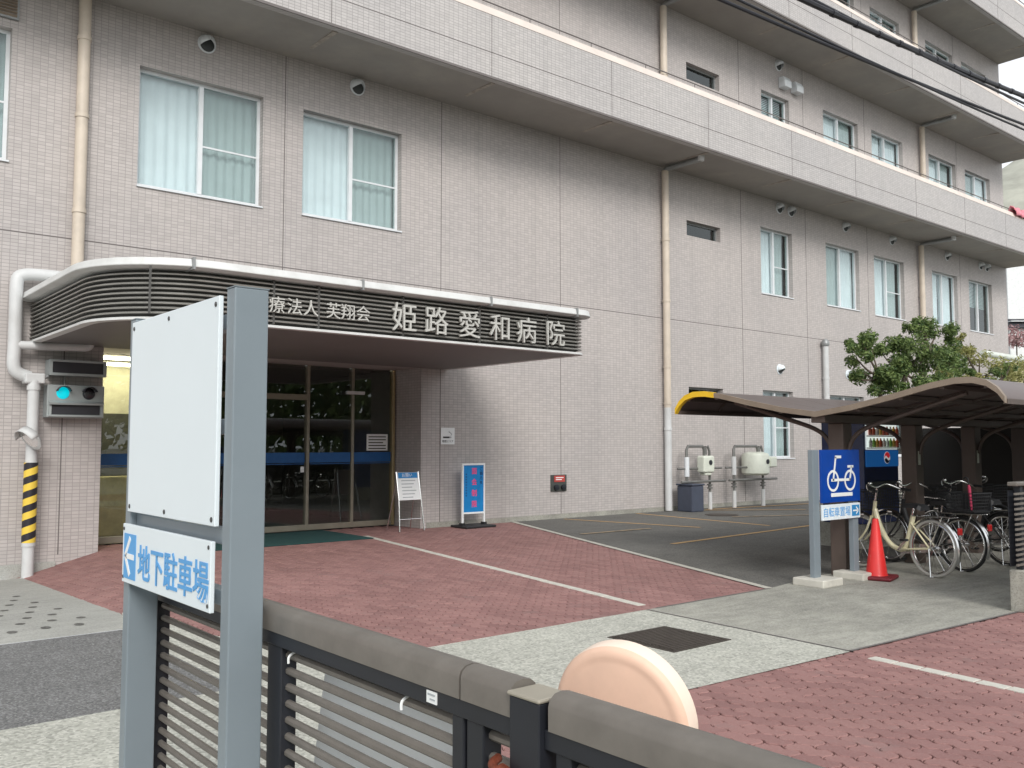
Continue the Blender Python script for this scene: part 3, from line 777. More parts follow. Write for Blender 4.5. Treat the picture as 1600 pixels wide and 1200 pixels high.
for ch, x0, x1 in (("姫", 6.39, 6.78), ("路", 6.91, 7.29), ("愛", 7.48, 7.89), ("和", 8.04, 8.43), ("病", 8.54, 8.97), ("院", 9.12, 9.54)):
    text(ch, "letter", "letter_metal", (x0 - .01, CY0 - .05, 3.085), (1, 0, 0), (0, 0, 1), .41, can, extrude=.016, offset=.0)
for ch, x0 in (("医", 4.21), ("療", 4.44), ("法", 4.67 + .22), ("人", 5.11), ("芙", 5.42), ("翔", 5.63), ("会", 5.85)):
    text(ch, "letter", "letter_metal", (x0 if ch not in "医療" else x0 + .22, CY0 - .045, 3.15), (1, 0, 0), (0, 0, 1), .215, can, extrude=.01)
# --- glazed entrance
GY = 14.9
ent = thing("entrance", (0, 0, 0), None, None); ent.parent = H; ent.location = (6.7 - 9, GY - 14, 0)
for x in (3.93, 4.85, 5.75, 6.65, 7.61, 8.52, 9.41):
    m_ = "brass" if x > 9 else "door_frame"
    MB().box(x - .028, x + .028, GY - .06, GY + .06, .02, EZ1).build("mullion", m_, ent, bevel=.006)
MB().box(3.97, 9.37, GY - .05, GY + .05, .02, .12).build("bottom_rail", "door_frame", ent, bevel=.006)
MB().box(5.79, 7.57, GY - .09, GY + .07, 2.34, 2.44).build("door_header", "door_frame", ent, bevel=.006)
MB().box(8.33, 8.7, GY - .18, GY - .1, 2.47, 2.53).build("door_sensor", "alu", ent, bevel=.01)
xs_ = (3.97, 4.81, 4.89, 5.71, 5.79, 6.61, 6.69, 7.57, 7.65, 8.48, 8.56, 9.37)
for i in range(6):
    d = -.03 if i in (2, 4) else 0.0
    pn = MB().box(xs_[2 * i], xs_[2 * i + 1], GY - .005 + d, GY + .005 + d, .12, 2.94).build("pane", "glass_door", ent)
    MB().box(xs_[2 * i], xs_[2 * i + 1], GY - .012 + d, GY - .008 + d, 1.22, 1.40).build("blue_band", "blue_film", pn)
    MB().box(xs_[2 * i] + .01, xs_[2 * i + 1] - .01, GY - .013 + d, GY - .0085 + d, 1.19, 1.205).build("band_line", "blue_film", pn)
nb = MB().box(8.84, 9.30, GY - .016, GY - .011, 1.43, 1.74).build("posted_notice", "white_print", ent)
for k in range(5): MB().box(8.88, 9.26 - .06 * (k % 3 == 2), GY - .0185, GY - .0165, 1.68 - k * .055, 1.70 - k * .055).build("print_line", "black_print", nb)
MB().box(7.49, 7.56, GY - .02, GY - .008, 1.05, 1.15).build("door_sticker", "white_print", ent)
# lobby behind the glass
lb = MB()
lb.quad((1.0, 15.0, .0), (9.6, 15.0, .0), (9.6, 20, .0), (1.0, 20, .0)); lb.quad((1.0, 15.0, 2.98), (9.6, 15.0, 2.98), (9.6, 20, 2.98), (1.0, 20, 2.98))
lb.quad((5.9, 20, 0), (9.6, 20, 0), (9.6, 20, 2.98), (5.9, 20, 2.98)); lb.quad((9.6, 15.0, 0), (9.6, 20, 0), (9.6, 20, 2.98), (9.6, 15.0, 2.98))
lb.build("lobby", "lobby_inner", H, weld=True)
MB().box(1.0, 5.9, 17.2, 17.3, 0, 2.97).build("lobby_wall", "lobby_wall", H)
MB().box(5.9, 6.0, 15.0, 20, 0, 2.97).build("lobby_wall", "lobby_wall", H)
for y, z in ((15.5, 2.93), (16.7, 2.93)):
    MB().box(3.2, 5.6, y - .05, y + .05, z, z + .04).build("ceiling_lamp", "lamp_warm", H)
MB().box(4.75, 5.6, 17.12, 17.19, .9, 2.1).build("lobby_cabinet", "canopy_back", H)
MB().box(3.0, 5.6, 16.2, 16.6, 0, 1.0).build("reception_counter", "straw_wall", H, bevel=.02)
MB().tube([(4.62, 17.17, 1.78 + .0), (4.62, 17.1, 1.78)], .09, 16).build("wall_clock", "canopy_back", H)
# ================================================================== THINGS ON THE FRONT
o = thing("display_box", (3.46, 13.8, 2.62), "dark blank display box with pale frame above the green signal lamps", "display")
b = MB(); b.box(3.09, 3.84, 13.72, 13.75, 2.51, 2.545); b.box(3.09, 3.84, 13.72, 13.75, 2.70, 2.73); b.box(3.09, 3.13, 13.72, 13.75, 2.545, 2.70); b.box(3.80, 3.84, 13.72, 13.75, 2.545, 2.70)
b.build("bezel", "signal_grey", o); MB().box(3.09, 3.84, 13.751, 13.99, 2.51, 2.73).build("casing", "signal_grey", o, bevel=.008); MB().box(3.131, 3.799, 13.738, 13.7505, 2.546, 2.699).build("display", "signal_dark", o)
MB().tube([(3.1, 13.8, 2.5), (2.98, 13.85, 2.42), (2.98, 13.98, 2.36)], .02, 8).build("conduit", "alu_dark", o)
o = thing("signal_lamp", (3.45, 13.8, 2.15), "grey two-lamp garage signal box showing a lit cyan lamp on the tiled wall", "signal")
MB().box(3.08, 3.83, 13.76, 13.99, 1.92, 2.38).build("casing", "signal_grey", o, bevel=.012)
MB().prism([(13.70, 2.10), (13.76, 2.13), (13.76, 2.155), (13.69, 2.125)], 'x', 3.10, 3.81).build("visor", "signal_grey", o)
MB().box(3.14, 3.77, 13.752, 13.7595, 1.965, 2.10).build("display", "signal_dark", o)
b = MB(); b.box(3.10, 3.81, 13.735, 13.758, 1.935, 1.96); b.box(3.10, 3.135, 13.735, 13.758, 1.96, 2.10); b.box(3.775, 3.81, 13.735, 13.758, 1.96, 2.10); b.build("bezel", "signal_grey", o)
for x, m_, l in ((3.28, "signal_cyan", "lit cyan lamp"), (3.62, "lens_dark", "unlit dark lamp")):
    lp = MB().lathe((x, 13.76, 2.265), (0, -1, 0), [(.085, 0), (.08, .012), (.055, .03), (.02, .036)], 22).build("lamp", m_, o, smooth=True); lp["label"] = l
    hd = MB()
    for i in range(13):
        a0 = R(15 + 150 * i / 13); a1 = R(15 + 150 * (i + 1) / 13)
        p = [(x + .095 * math.cos(a), 13.76 - y_, 2.265 + .095 * math.sin(a)) for a, y_ in ((a0, 0), (a1, 0), (a1, .12), (a0, .12))]; hd.quad(*p)
    h_ = hd.build("hood", "signal_dark", lp, weld=True, smooth=True); sl_ = h_.modifiers.new("s", 'SOLIDIFY'); sl_.thickness = .006
MB().tube([(3.34, 13.95, 2.38), (3.34, 13.95, 2.5)], .015, 8).build("conduit", "alu_dark", o)
o = thing("convex_mirror", (2.85, 13.5, 1.62), "small hooded convex mirror clamped on the striped drainpipe", "mirror")
ax = Vector((-.75, -.3, -.55))
MB().lathe((2.84, 13.5, 1.63), ax, [(.02, -.07), (.12, -.055), (.17, -.01), (.178, .012), (.165, .016)], 26).build("shell", "pipe_white", o, smooth=True)
MB().lathe((2.84, 13.5, 1.63), ax, [(.163, .010), (.10, .024), (.02, .03)], 26).build("mirror_face", "mirror_glass", o, smooth=True)
hb = MB(); c_ = Vector((2.84, 13.5, 1.63)); axn = ax.normalized(); ua = (Vector((0, 0, 1)) - axn * axn.z).normalized(); va = axn.cross(ua)
for i in range(14):
    a0 = R(-80 + 160 * i / 14); a1 = R(-80 + 160 * (i + 1) / 14)
    q = [c_ + (ua * math.cos(a) + va * math.sin(a)) * .181 + axn * h for a, h in ((a0, -.02), (a1, -.02), (a1, .1), (a0, .1))]; hb.quad(*q)
h_ = hb.build("hood", "pipe_white", o, weld=True, smooth=True); sl_ = h_.modifiers.new("s", 'SOLIDIFY'); sl_.thickness = .005
MB().tube([(2.86, 13.55, 1.66), (2.9, 13.66, 1.7)], .02, 8).build("mount_arm", "alu_dark", o)
o = thing("smoking_sign", (10.06, 13.99, 1.7), "small white wall sign with a black cigarette symbol", "sign")
MB().box(9.91, 10.23, 13.985, 13.998, 1.545, 1.86).build("board", "white_print", o, bevel=.003)
MB().box(9.96, 10.11, 13.981, 13.9845, 1.665, 1.695).build("cigarette", "black_print", o); MB().box(10.12, 10.15, 13.981, 13.9845, 1.665, 1.695).build("ember", "grey_print", o)
MB().tube(spline([(10.14, 13.983, 1.71), (10.155, 13.983, 1.74), (10.13, 13.983, 1.765), (10.10, 13.983, 1.775), (10.10, 13.983, 1.80)], 4), .006, 6).build("smoke", "grey_print", o)
text("喫煙エリア", "lettering", "black_print", (9.94, 13.9835, 1.585), (1, 0, 0), (0, 0, 1), .052, o, .001)
o = thing("hydrant_inlet", (12.92, 13.97, .74), "steel hydrant inlet panel with red plate and two capped outlets", "hydrant panel")
MB().box(12.7, 13.14, 13.975, 13.999, .57, .915).build("plate", "hydrant_plate", o, bevel=.004); MB().box(12.78, 13.08, 13.965, 13.9745, .765, .895).build("red_label", "hydrant_red", o)
for x in (12.82, 13.02): MB().lathe((x, 13.975, .655), (0, -1, 0), [(.05, 0), (.05, .04), (.06, .045), (.06, .06), (.03, .066)], 16).build("outlet_cap", "gate_black", o, smooth=True)
for k in range(2): MB().box(12.82, 13.04 - .05 * k, 13.9625, 13.9645, .845 - .04 * k, .862 - .04 * k).build("print_line", "white_print", o)

# door mat, notice stand, blue stand
o = MB(); o.box(5.0, 7.88, 13.0, 14.78, .001, .016); tag(o.build("door_mat", "mat_green", loc=(6.4, 13.9, 0), bevel=.006), "dark green doormat lying on red paving before the glass doors", "doormat")
o = thing("notice_stand", (9.0, 13.7, 0), "white notice board with blue heading on a thin metal stand beside the doors", "notice stand")
NY0 = 13.72
nrm = Vector((0, -.98, .2)); upv = Vector((0, .2, .98))
bc = Vector((9.02, NY0, .80)); MB().obox(bc, (.225, 0, 0), upv * .25, nrm * .008).build("board", "white_print", o, bevel=.004)
MB().obox(bc + upv * .195 + nrm * .0095, (.205, 0, 0), upv * .05, nrm * .0012).build("heading", "stand_blue", o)
text("お願い", "lettering", "white_print", bc + upv * .172 + nrm * .0115 + Vector((-.13, 0, 0)), (1, 0, 0), upv, .075, o, .0005)
for k in range(6): MB().obox(bc + upv * (.10 - k * .06) + nrm * .0095 + Vector((-.02 * (k % 3), 0, 0)), (.15 - .02 * (k % 3), 0, 0), upv * .008, nrm * .0012).build("print_line", "grey_print", o)
for sx in (-1, 1):
    MB().tube([bc + Vector((sx * .235, 0, 0)) + upv * .26, bc + Vector((sx * .235, 0, 0)) - upv * .25, (9.02 + sx * .26, NY0 - .12, .01)], .012, 8).build("leg", "chrome", o, smooth=True)
    MB().tube([bc + Vector((sx * .2, .02, 0)) + upv * .2, (9.02 + sx * .25, NY0 + .32, .01)], .011, 8).build("leg", "chrome", o, smooth=True)
MB().tube([(8.78, NY0 - .08, .22), (9.26, NY0 - .08, .22)], .009, 8).build("stretcher", "chrome", o)
o = thing("blue_floor_sign", (10.38, 13.6, 0), "tall blue floor sign with pink lettering on a black base by the wall", "floor sign")
MB().box(10.05, 10.75, 13.36, 13.86, .005, .045).build("base", "black_plastic", o, bevel=.01)
MB().box(10.15, 10.62, 13.59, 13.615, .285, 1.155).build("panel", "stand_blue", o)
b = MB(); b.box(10.115, 10.15, 13.58, 13.625, .05, 1.155); b.box(10.62, 10.655, 13.58, 13.625, .05, 1.155); b.box(10.115, 10.655, 13.58, 13.625, 1.156, 1.19); b.box(10.15, 10.62, 13.582, 13.623, .25, .284); b.build("frame", "white_print", o, bevel=.004)
for sx in (10.13, 10.64): MB().box(sx - .03, sx + .03, 13.55, 13.66, .046, .09).build("foot", "black_plastic", o)
for k, ch in enumerate("面会制限"): text(ch, "lettering", "pink_print", (10.335, 13.588, 1.0 - k * .205), (1, 0, 0), (0, 0, 1), .13, o, .001, offset=.003)
for k, ch in enumerate("ご協力を"): text(ch, "lettering", "navy_print", (10.53, 13.588, 1.06 - k * .085), (1, 0, 0), (0, 0, 1), .07, o, .001, offset=.002)
for k in range(9): MB().box(10.20, 10.225, 13.5862, 13.5888, .98 - k * .05, 1.0 - k * .05).build("print_line", "navy_print", o)

# gas meters, bin
def meter(x0, w_, big, lab):
    o = thing("gas_meter", (x0 + w_ / 2, 13.6, 0), lab, "gas meter", "gas meters on stands along the wall")
    xa, xb = x0 + .18, x0 + w_ - .18
    for x in (xa, xb):
        MB().tube([(x, 13.6, .0), (x, 13.6, .42)], .05, 12).build("leg", "pipe_white", o, smooth=True)
        MB().tube([(x, 13.6, .42), (x, 13.6, .62)], .03, 10).build("valve_stem", "meter_pipe", o, smooth=True)
        MB().lathe((x, 13.6, .5), (0, 0, 1), [(.07, 0), (.07, .03), (.04, .035), (.04, .07), (.07, .075), (.07, .105)], 12).build("flange", "meter_pipe", o)
    P = [(xa, 13.6, .6), (xa, 13.6, 1.42), (xa + .05, 13.6, 1.5), (xb - .25, 13.6, 1.5), (xb - .2, 13.6, 1.42), (xb - .2, 13.6, 1.25)]
    MB().tube(P, .035, 10).build("riser_pipe", "meter_pipe", o, smooth=True)
    MB().tube([(xb, 13.6, .6), (xb, 13.6, 1.38), (xb - .06, 13.6, 1.5), (xb - .14, 13.6, 1.5), (xb - .14, 13.6, 1.3)], .03, 10).build("outlet_pipe", "meter_pipe", o, smooth=True)
    MB().tube([(xa, 13.6, .8), (xa, 13.6, 1.25)], .06, 12).build("filter", "pipe_white" if big else "alu", o, smooth=True)
    cxm = xb - (.30 if big else .22); hw = .34 if big else .2
    if big:
        MB().lathe((cxm, 13.6, .78), (0, 0, 1), [(hw * .8, 0), (hw, .05), (hw, .48), (hw * .9, .54), (hw * .5, .58)], 22).build("meter_body", "meter_cream", o, smooth=True)
        MB().box(cxm + .22, cxm + .5, 13.3, 13.5, .98, 1.24).build("index_box", "meter_cream", o, bevel=.03)
    else:
        MB().box(cxm - hw, cxm + hw, 13.42, 13.66, .88, 1.28).build("meter_body", "meter_cream", o, bevel=.05, seg=3)
        MB().box(cxm - hw * .6, cxm + hw * .6, 13.46, 13.62, .82, .879).build("meter_base", "meter_cream", o, bevel=.02)
    MB().lathe((cxm + .03, 13.42 if not big else 13.26, 1.12), (0, -1, 0), [(.06, 0), (.06, .012), (.03, .014)], 16).build("dial", "gate_black", o)
    for z, r_ in ((.68, .03), (.98, .025)): MB().tube([(x0 - .12, 13.62 if z > .8 else 13.52, z), (x0 + w_ + .3, 13.62 if z > .8 else 13.52, z)], r_, 10).build("cross_pipe", "meter_pipe", o, smooth=True)
    return o
meter(16.42, 1.2, False, "smaller cream gas meter with grey pipework next to the blue bin")
meter(18.2, 1.55, True, "larger drum-shaped cream gas meter below the ground floor window")
o = thing("waste_bin", (16.62, 13.5, 0), "dark blue square bin between the drainpipe and the gas meter", "bin")
MB().prism([(16.42, 13.3), (16.84, 13.3), (16.84, 13.75), (16.42, 13.75)], 'z', 0.0, .60).build("bin_body", "bin_blue", o, bevel=.03); MB().box(16.40, 16.86, 13.28, 13.77, .601, .64).build("lid", "bin_blue", o, bevel=.015)

# drain cover
o = thing("manhole_cover", (16.3, 12.4, 0), "round dark manhole cover in the parking lot near the gas meters", "manhole cover")
MB().lathe((16.3, 12.4, .005), (0, 0, 1), [(.36, 0), (.36, .008), (.33, .010)], 28).build("frame_ring", "drain_iron", o); MB().lathe((16.3, 12.4, .0155), (0, 0, 1), [(.31, 0), (.31, .003), (.02, .0035)], 28).build("lid", "drain_iron", o)
o = thing("drain_cover", (5.65, 4.83, 0), "square dark iron drain cover set in the pale concrete apron", "drain cover")
MB().box(5.31, 6.0, 4.49, 5.18, -.01, .010).build("frame", "drain_iron", o)
MB().box(5.335, 5.975, 4.515, 5.155, .0, .0135).build("lid", "drain_iron", o)
for i in range(16):
    y = 4.54 + i * .0385; MB().box(5.35, 5.96, y, y + .022, .0136, .018).build("tread_bar", "drain_iron", o)

# ================================================================== FOREGROUND
o = thing("parking_sign", (1.05, 2.85, 0), "tall grey two-post sign with blank white panel above an underground parking arrow board", "sign")
PS = o
for y0, y1, t in ((2.395, 2.452, 1.985), (3.245, 3.302, 1.985)):
    p = MB().box(1.0, 1.10, y0, y1, 0, t).build("post", "post_grey", o, bevel=.004)
    MB().box(.999, 1.101, y0 - .001, y1 + .001, t, t + .003).build("post_cap", "post_grey", p)
    MB().box(.95, 1.15, y0 - .05, y1 + .05, .004, .012).build("foot_plate", "post_grey", p)
for z in (1.29, 1.90, 1.60, 1.12): MB().box(1.02, 1.06, 2.4525, 3.2445, z - .022, z + .022).build("cross_rail", "post_grey", o, bevel=.003)
pn = MB().box(.985, .9985, 2.468, 3.232, 1.322, 1.968).build("blank_panel", "white_panel", o, bevel=.002)
for y in (2.49, 2.87, 3.21):
    for z in (1.340, 1.945): MB().lathe((.985, y, z), (-1, 0, 0), [(.0075, 0), (.0075, .002), (.004, .0035)], 10).build("screw", "screw", pn)
ab = MB().box(.985, .9985, 2.49, 3.272, 1.082, 1.279).build("arrow_board", "white_panel", o, bevel=.002)
for y in (2.505, 3.258):
    for z in (1.10, 1.262): MB().lathe((.985, y, z), (-1, 0, 0), [(.006, 0), (.006, .002), (.003, .003)], 10).build("screw", "screw", ab)
MB().box(.9832, .9846, 3.13, 3.252, 1.098, 1.248).build("arrow_square", "sign_blue", ab)
b = MB(); X_ = .9826
b.bar((X_, 3.145, 1.173), (X_, 3.225, 1.173), .0012, .018, (0, 0, 1)); b.bar((X_, 3.235, 1.173), (X_, 3.185, 1.235), .0012, .018, (0, 0, 1)); b.bar((X_, 3.235, 1.173), (X_, 3.185, 1.111), .0012, .018, (0, 0, 1))
b.build("arrow", "white_print", ab)
for k, ch in enumerate("地下駐車場"): text(ch, "lettering", "sign_blue", (.9832, 3.105 - k * .122, 1.118), (0, -1, 0), (0, 0, 1), .122, ab, .0008, offset=.0015)

GX = 1.15
def top_rail(y0, y1, par):
    P = [(GX - .034, 1.035)] + [(GX + x, z) for x, z in ((-.034, 1.078), (-.030, 1.090), (-.018, 1.099), (0, 1.102), (.018, 1.099), (.030, 1.090), (.034, 1.078))] + [(GX + .034, 1.035)]
    b = MB(); i0 = len(b.v); k = len(P)
    for y in (y0, y1):
        for x, z in P: b.v.append((x, y, z))
    for q in range(k): q2 = (q + 1) % k; b.f.append((q, q2, k + q2, k + q))
    b.f.append(tuple(range(k))); b.f.append(tuple(range(2 * k - 1, k - 1, -1)))
    return b.build("top_rail", "gate_brown", par, smooth=True)
def slats(y0, y1, par, zt=.974, n=21, pitch=.0437):
    first = None
    for k in range(n):
        z = zt - k * pitch
        if first is None:
            b = MB(); P = [(.0108 * math.cos(R(22.5 + 45 * t)), .0108 * math.sin(R(22.5 + 45 * t))) for t in range(8)]
            b.v = [(x, y, zz) for y in (y0, y1) for x, zz in P]; b.f = [tuple((q, (q + 1) % 8, 8 + (q + 1) % 8, 8 + q)) for q in range(8)] + [tuple(range(8)), tuple(range(15, 7, -1))]
            b.v = [(GX + x, y, z + zz) for x, y, zz in b.v]
            first = b.build("slat", "gate_brown", par, smooth=True, loc=(GX, (y0 + y1) / 2, z))
        else:
            c = first.copy(); COL.objects.link(c); c.location.z = first.location.z - k * pitch
gt = thing("slatted_gate", (GX, 2.4, 0), "brown slatted sliding gate with rounded top rail passing behind the grey sign", "gate")
top_rail(1.508, 3.40, gt); top_rail(1.346, 1.502, gt)
MB().box(GX - .030, GX + .030, 1.345, 3.40, .998, 1.0345).build("upper_beam", "gate_black", gt, bevel=.003)
MB().box(GX - .025, GX + .025, 1.545, 3.33, .02, .06).build("lower_beam", "gate_black", gt, bevel=.003)
for y0, y1 in ((3.33, 3.385), (2.335, 2.42), (1.505, 1.545), (1.44, 1.495)):
    MB().box(GX - .024, GX + .024, y0, y1, .02, .9975).build("stile", "gate_black", gt, bevel=.004)
slats(1.535, 2.345, gt); slats(2.41, 3.335, gt); slats(1.345, 1.45, gt)
MB().box(GX - .0325, GX - .0305, 1.588, 1.625, 1.005, 1.030).build("maker_label", "white_print", gt)
MB().box(GX - .0335, GX - .0328, 1.593, 1.62, 1.021, 1.025).build("label_line", "grey_print", gt); MB().box(GX - .0335, GX - .0328, 1.593, 1.612, 1.012, 1.015).build("label_line", "grey_print", gt)
MB().tube(spline([(GX - .03, 1.385, .950), (GX - .055, 1.372, .948), (GX - .06, 1.352, .940), (GX - .046, 1.342, .93)], 4), .009, 10).build("latch_hook", "rust", gt, smooth=True)
MB().lathe((GX - .052, 1.335, .935), (0, 1, .2), [(.010, -.024), (.016, -.018), (.016, .018), (.010, .024)], 14).build("latch_barrel", "rust", gt, smooth=True)
fp = thing("slatted_fence", (GX, .5, 0), "brown slatted fence section running from the black square post towards the viewer", "fence")
MB().box(GX - .042, GX + .032, 1.254, 1.338, 0, 1.080).build("post", "gate_black", fp, bevel=.003)
MB().prism([(GX - .046, 1.250), (GX + .036, 1.250), (GX + .036, 1.342), (GX - .046, 1.342)], 'z', 1.0805, 1.089).build("post_cap", "cap_beige", fp, bevel=.004)
top_rail(-1.2, 1.238, fp)
MB().box(GX - .030, GX + .030, -1.2, 1.254, .998, 1.0345).build("upper_beam", "gate_black", fp, bevel=.003)
MB().box(GX - .024, GX + .024, 1.19, 1.23, .02, .9975).build("stile", "gate_black", fp, bevel=.003)
slats(-1.2, 1.2, fp)
hp = thing("hanging_board", (1.20, 2.0, 0), "blank white board hung by wire hooks on the far side of the gate slats", "board")
MB().obox((1.222, 2.0, .70), (0, .31, 0), (-.03, 0, -.235), (.004, 0, .001)).build("board", "white_sheet", hp, bevel=.0015)
for y in (2.29, 1.735):
    MB().tube(spline([(1.249, y, .92), (1.240, y, .965), (1.20, y, .992), (1.15, y, .99), (1.128, y, .98), (1.126, y, .962)], 4), .0035, 8).build("hook", "white_print", hp, smooth=True)

# peach mirror back behind the gate
o = thing("round_mirror", (1.94, 1.8, 0), "pale peach round back of a thick-rimmed mirror standing just behind the slatted fence", "mirror")
c = Vector((1.885, 1.805, .772)); ax = Vector((.96, .27, .13)).normalized(); r_ = .212
MB().lathe(c, ax, [(.02, -.012), (r_ * .40, -.010), (r_ * .78, .0), (r_ * .83, .003), (r_ * .86, .002), (r_ * .93, .006), (r_ * .965, .013), (r_ * .985, .023)], 64).build("back_shell", "peach", o, smooth=True)
MB().lathe(c, ax, [(r_ * .984, .0235), (r_ * 1.0, .032), (r_ * 1.0, .075), (r_ * .97, .084), (r_ * .9, .086)], 64).build("rim", "peach_rim", o, smooth=True)
MB().lathe(c, ax, [(r_ * .89, .084), (r_ * .5, .095), (.01, .099)], 40).build("mirror_face", "mirror_glass", o, smooth=True)
MB().tube([(2.0, 1.81, 0), (2.0, 1.81, .70)], .03, 14).build("post", "peach_rim", o, smooth=True)

# ================================================================== BICYCLE SIGN
o = thing("bicycle_sign", (9.45, 5.62, 0), "blue bicycle parking sign with white pictogram between two short grey posts", "sign")
for x0, x1, t in ((8.99, 9.115, 1.485), (9.815, 9.925, 1.47)):
    MB().box(x0, x1, 5.60, 5.66, .07, t).build("post", "post_grey", o, bevel=.004)
    xc = (x0 + x1) / 2; MB().box(xc - .19, xc + .21, 5.42, 5.80, .0, .085).build("concrete_foot", "pale_stone", o, bevel=.012)
MB().box(9.118, 9.93, 5.572, 5.597, .895, 1.487).build("blue_panel", "traffic_blue", o, bevel=.002)
sx0 = lambda u: 9.118 + (u - 325) / 500 * .80
sz0 = lambda v: 1.487 - (v - 120) / 685 * .585
yy = 5.5695
def ringm(cu, cv, r0, r1):
    b = MB(); cx, cz = sx0(cu), sz0(cv); n_ = 28; i = len(b.v)
    for rr in (r0, r1):
        for y in (yy, yy - .002):
            for q in range(n_): t = 2 * math.pi * q / n_; b.v.append((cx + rr * math.cos(t), y, cz + rr * math.sin(t)))
    for q in range(n_):
        q2 = (q + 1) % n_; b.f.append((n_ + q, n_ + q2, 3 * n_ + q2, 3 * n_ + q)); b.f.append((q, q2, n_ + q2, n_ + q)); b.f.append((2 * n_ + q, 2 * n_ + q2, 3 * n_ + q2, 3 * n_ + q))
    return b.build("pictogram_wheel", "white_print", o)
ringm(470, 530, .095, .122); ringm(695, 530, .095, .122)
b = MB()
def seg2(u0, v0, u1, v1, wd): b.bar((sx0(u0), yy - .003, sz0(v0)), (sx0(u1), yy - .003, sz0(v1)), .002, wd, (0, 0, 1) if abs(v1 - v0) < abs(u1 - u0) * .5 else (1, 0, 0))
seg2(580, 215, 498, 215, .030); seg2(508, 215, 470, 530, .030); seg2(445, 520, 700, 520, .030); seg2(690, 535, 715, 345, .030); seg2(662, 345, 742, 345, .028)
b.build("pictogram_frame", "white_print", o)
MB().box(sx0(440), sx0(722), yy - .003, yy - .001, sz0(738), sz0(690)).build("pictogram_ground", "white_print", o)
sb = MB().box(9.125, 9.93, 5.575, 5.597, .70, .873).build("arrow_board", "white_panel", o, bevel=.004)
text("自転車置場", "lettering", "sign_blue", (9.14, 5.5735, .745), (1, 0, 0), (0, 0, 1), .115, sb, .001)
MB().box(9.745, 9.905, 5.572, 5.5745, .725, .85).build("arrow_square", "blue_print", sb)
b = MB(); b.bar((9.765, 5.5705, .787), (9.87, 5.5705, .787), .002, .016); b.bar((9.88, 5.5705, .787), (9.83, 5.5705, .828), .002, .016); b.bar((9.88, 5.5705, .787), (9.83, 5.5705, .746), .002, .016); b.build("arrow", "white_print", sb)

# cone
o = thing("traffic_cone", (9.98, 5.42, 0), "bright red traffic cone standing between the bicycle sign and the cream bicycle", "traffic cone")
MB().lathe((9.98, 5.42, .045), (0, 0, 1), [(.125, 0), (.117, .02), (.036, .625), (.032, .645), (.02, .65)], 28).build("cone_body", "cone_red", o, smooth=True)
MB().prism([(9.98 + .2 * math.sqrt(2) * math.cos(R(60 + 90 * k)), 5.42 + .2 * math.sqrt(2) * math.sin(R(60 + 90 * k))) for k in range(4)], 'z', .005, .05).build("base", "cone_base", o, bevel=.02)

# ================================================================== CYCLE SHELTER
SY = 5.84
o = SH = thing("bicycle_shelter", (13, SY, 0), "brown gull-wing roofed bicycle shelter on a row of square posts with yellow taped corner", "shelter")
prof = [(0, 1.90), (.45, 1.965), (.95, 2.07), (1.35, 2.165), (1.6, 2.205), (1.78, 2.205), (1.92, 2.165), (2.02, 2.09), (2.09, 1.99)]
full = [(-y, z) for y, z in reversed(prof[1:])] + prof
def roof_strip(x0, x1, th0, th1, pts):
    b = MB(); n_ = len(pts)
    for x in (x0, x1):
        for dz in (th0, th1):
            for y, z in pts: b.v.append((x, SY + y, z + dz))
    for q in range(n_ - 1):
        b.f.append((q, q + 1, 2 * n_ + q + 1, 2 * n_ + q)); b.f.append((n_ + q, n_ + q + 1, 3 * n_ + q + 1, 3 * n_ + q))
        b.f.append((q, q + 1, n_ + q + 1, n_ + q)); b.f.append((2 * n_ + q, 2 * n_ + q + 1, 3 * n_ + q + 1, 3 * n_ + q))
    for q in (0, n_ - 1): b.f.append((q, n_ + q, 3 * n_ + q, 2 * n_ + q))
    return b
RX0, RX1 = 9.47, 17.4
x = RX0 + .035
while x < RX1 - .1:
    x2 = min(x + .88, RX1); roof_strip(x + .004, x2 - .004, .0, .022, full).build("roof_panel", "shelter_roof", o, smooth=True)
    roof_strip(x2 - .022, x2 + .022, -.028, -.002, full).build("roof_rib", "shelter_brown", o, smooth=True); x = x2
roof_strip(RX0 - .02, RX0 + .034, -.034, .03, full).build("end_fascia", "shelter_tan", o, smooth=True)
yt = [(y, z) for y, z in full if y > 1.5]
roof_strip(RX0 - .026, RX0 + .04, -.037, .033, [(1.45, 2.182)] + yt).build("warning_tape", "yellow_tape", o, smooth=True)
for y in (-1.9, -1.45, -1.0, -.5, .5, 1.0, 1.45, 1.9):
    z = next(z0 + (z1 - z0) * (abs(y) - y0) / (y1 - y0) for (y0, z0), (y1, z1) in zip(prof, prof[1:]) if y0 <= abs(y) <= y1)
    MB().box(RX0 + .036, RX1, SY + y - .025, SY + y + .025, z - .055, z - .004).build("purlin", "shelter_brown", o)
for s in (-1, 1): MB().box(RX0 + .036, RX1, SY + s * 2.075 - .02, SY + s * 2.075 + .02, 1.95, 2.0).build("eave_trim", "shelter_brown", o)
MB().box(RX0 + .036, RX1, SY - .09, SY + .09, 1.80, 1.90).build("valley_gutter", "shelter_brown", o, bevel=.01)
for i, x in enumerate((9.98, 11.75, 13.5, 15.25, 17.0)):
    p = MB().box(x - .1, x + .1, SY - .1, SY + .1, 0, 1.80).build("post", "shelter_brown", o, bevel=.012)
    for s in (-1, 1):
        MB().tube(spline([(x, SY + s * .1, 1.42), (x, SY + s * .16, 1.60), (x, SY + s * .34, 1.74), (x, SY + s * .8, 1.89), (x, SY + s * 1.5, 2.10)], 5), .028, 8).build("brace", "shelter_brown", p, smooth=True)
    if i in (1, 2): MB().box(x - .05, x + .01, SY - .104, SY - .1005, 1.28, 1.46).build("post_sticker", "meter_cream", p)
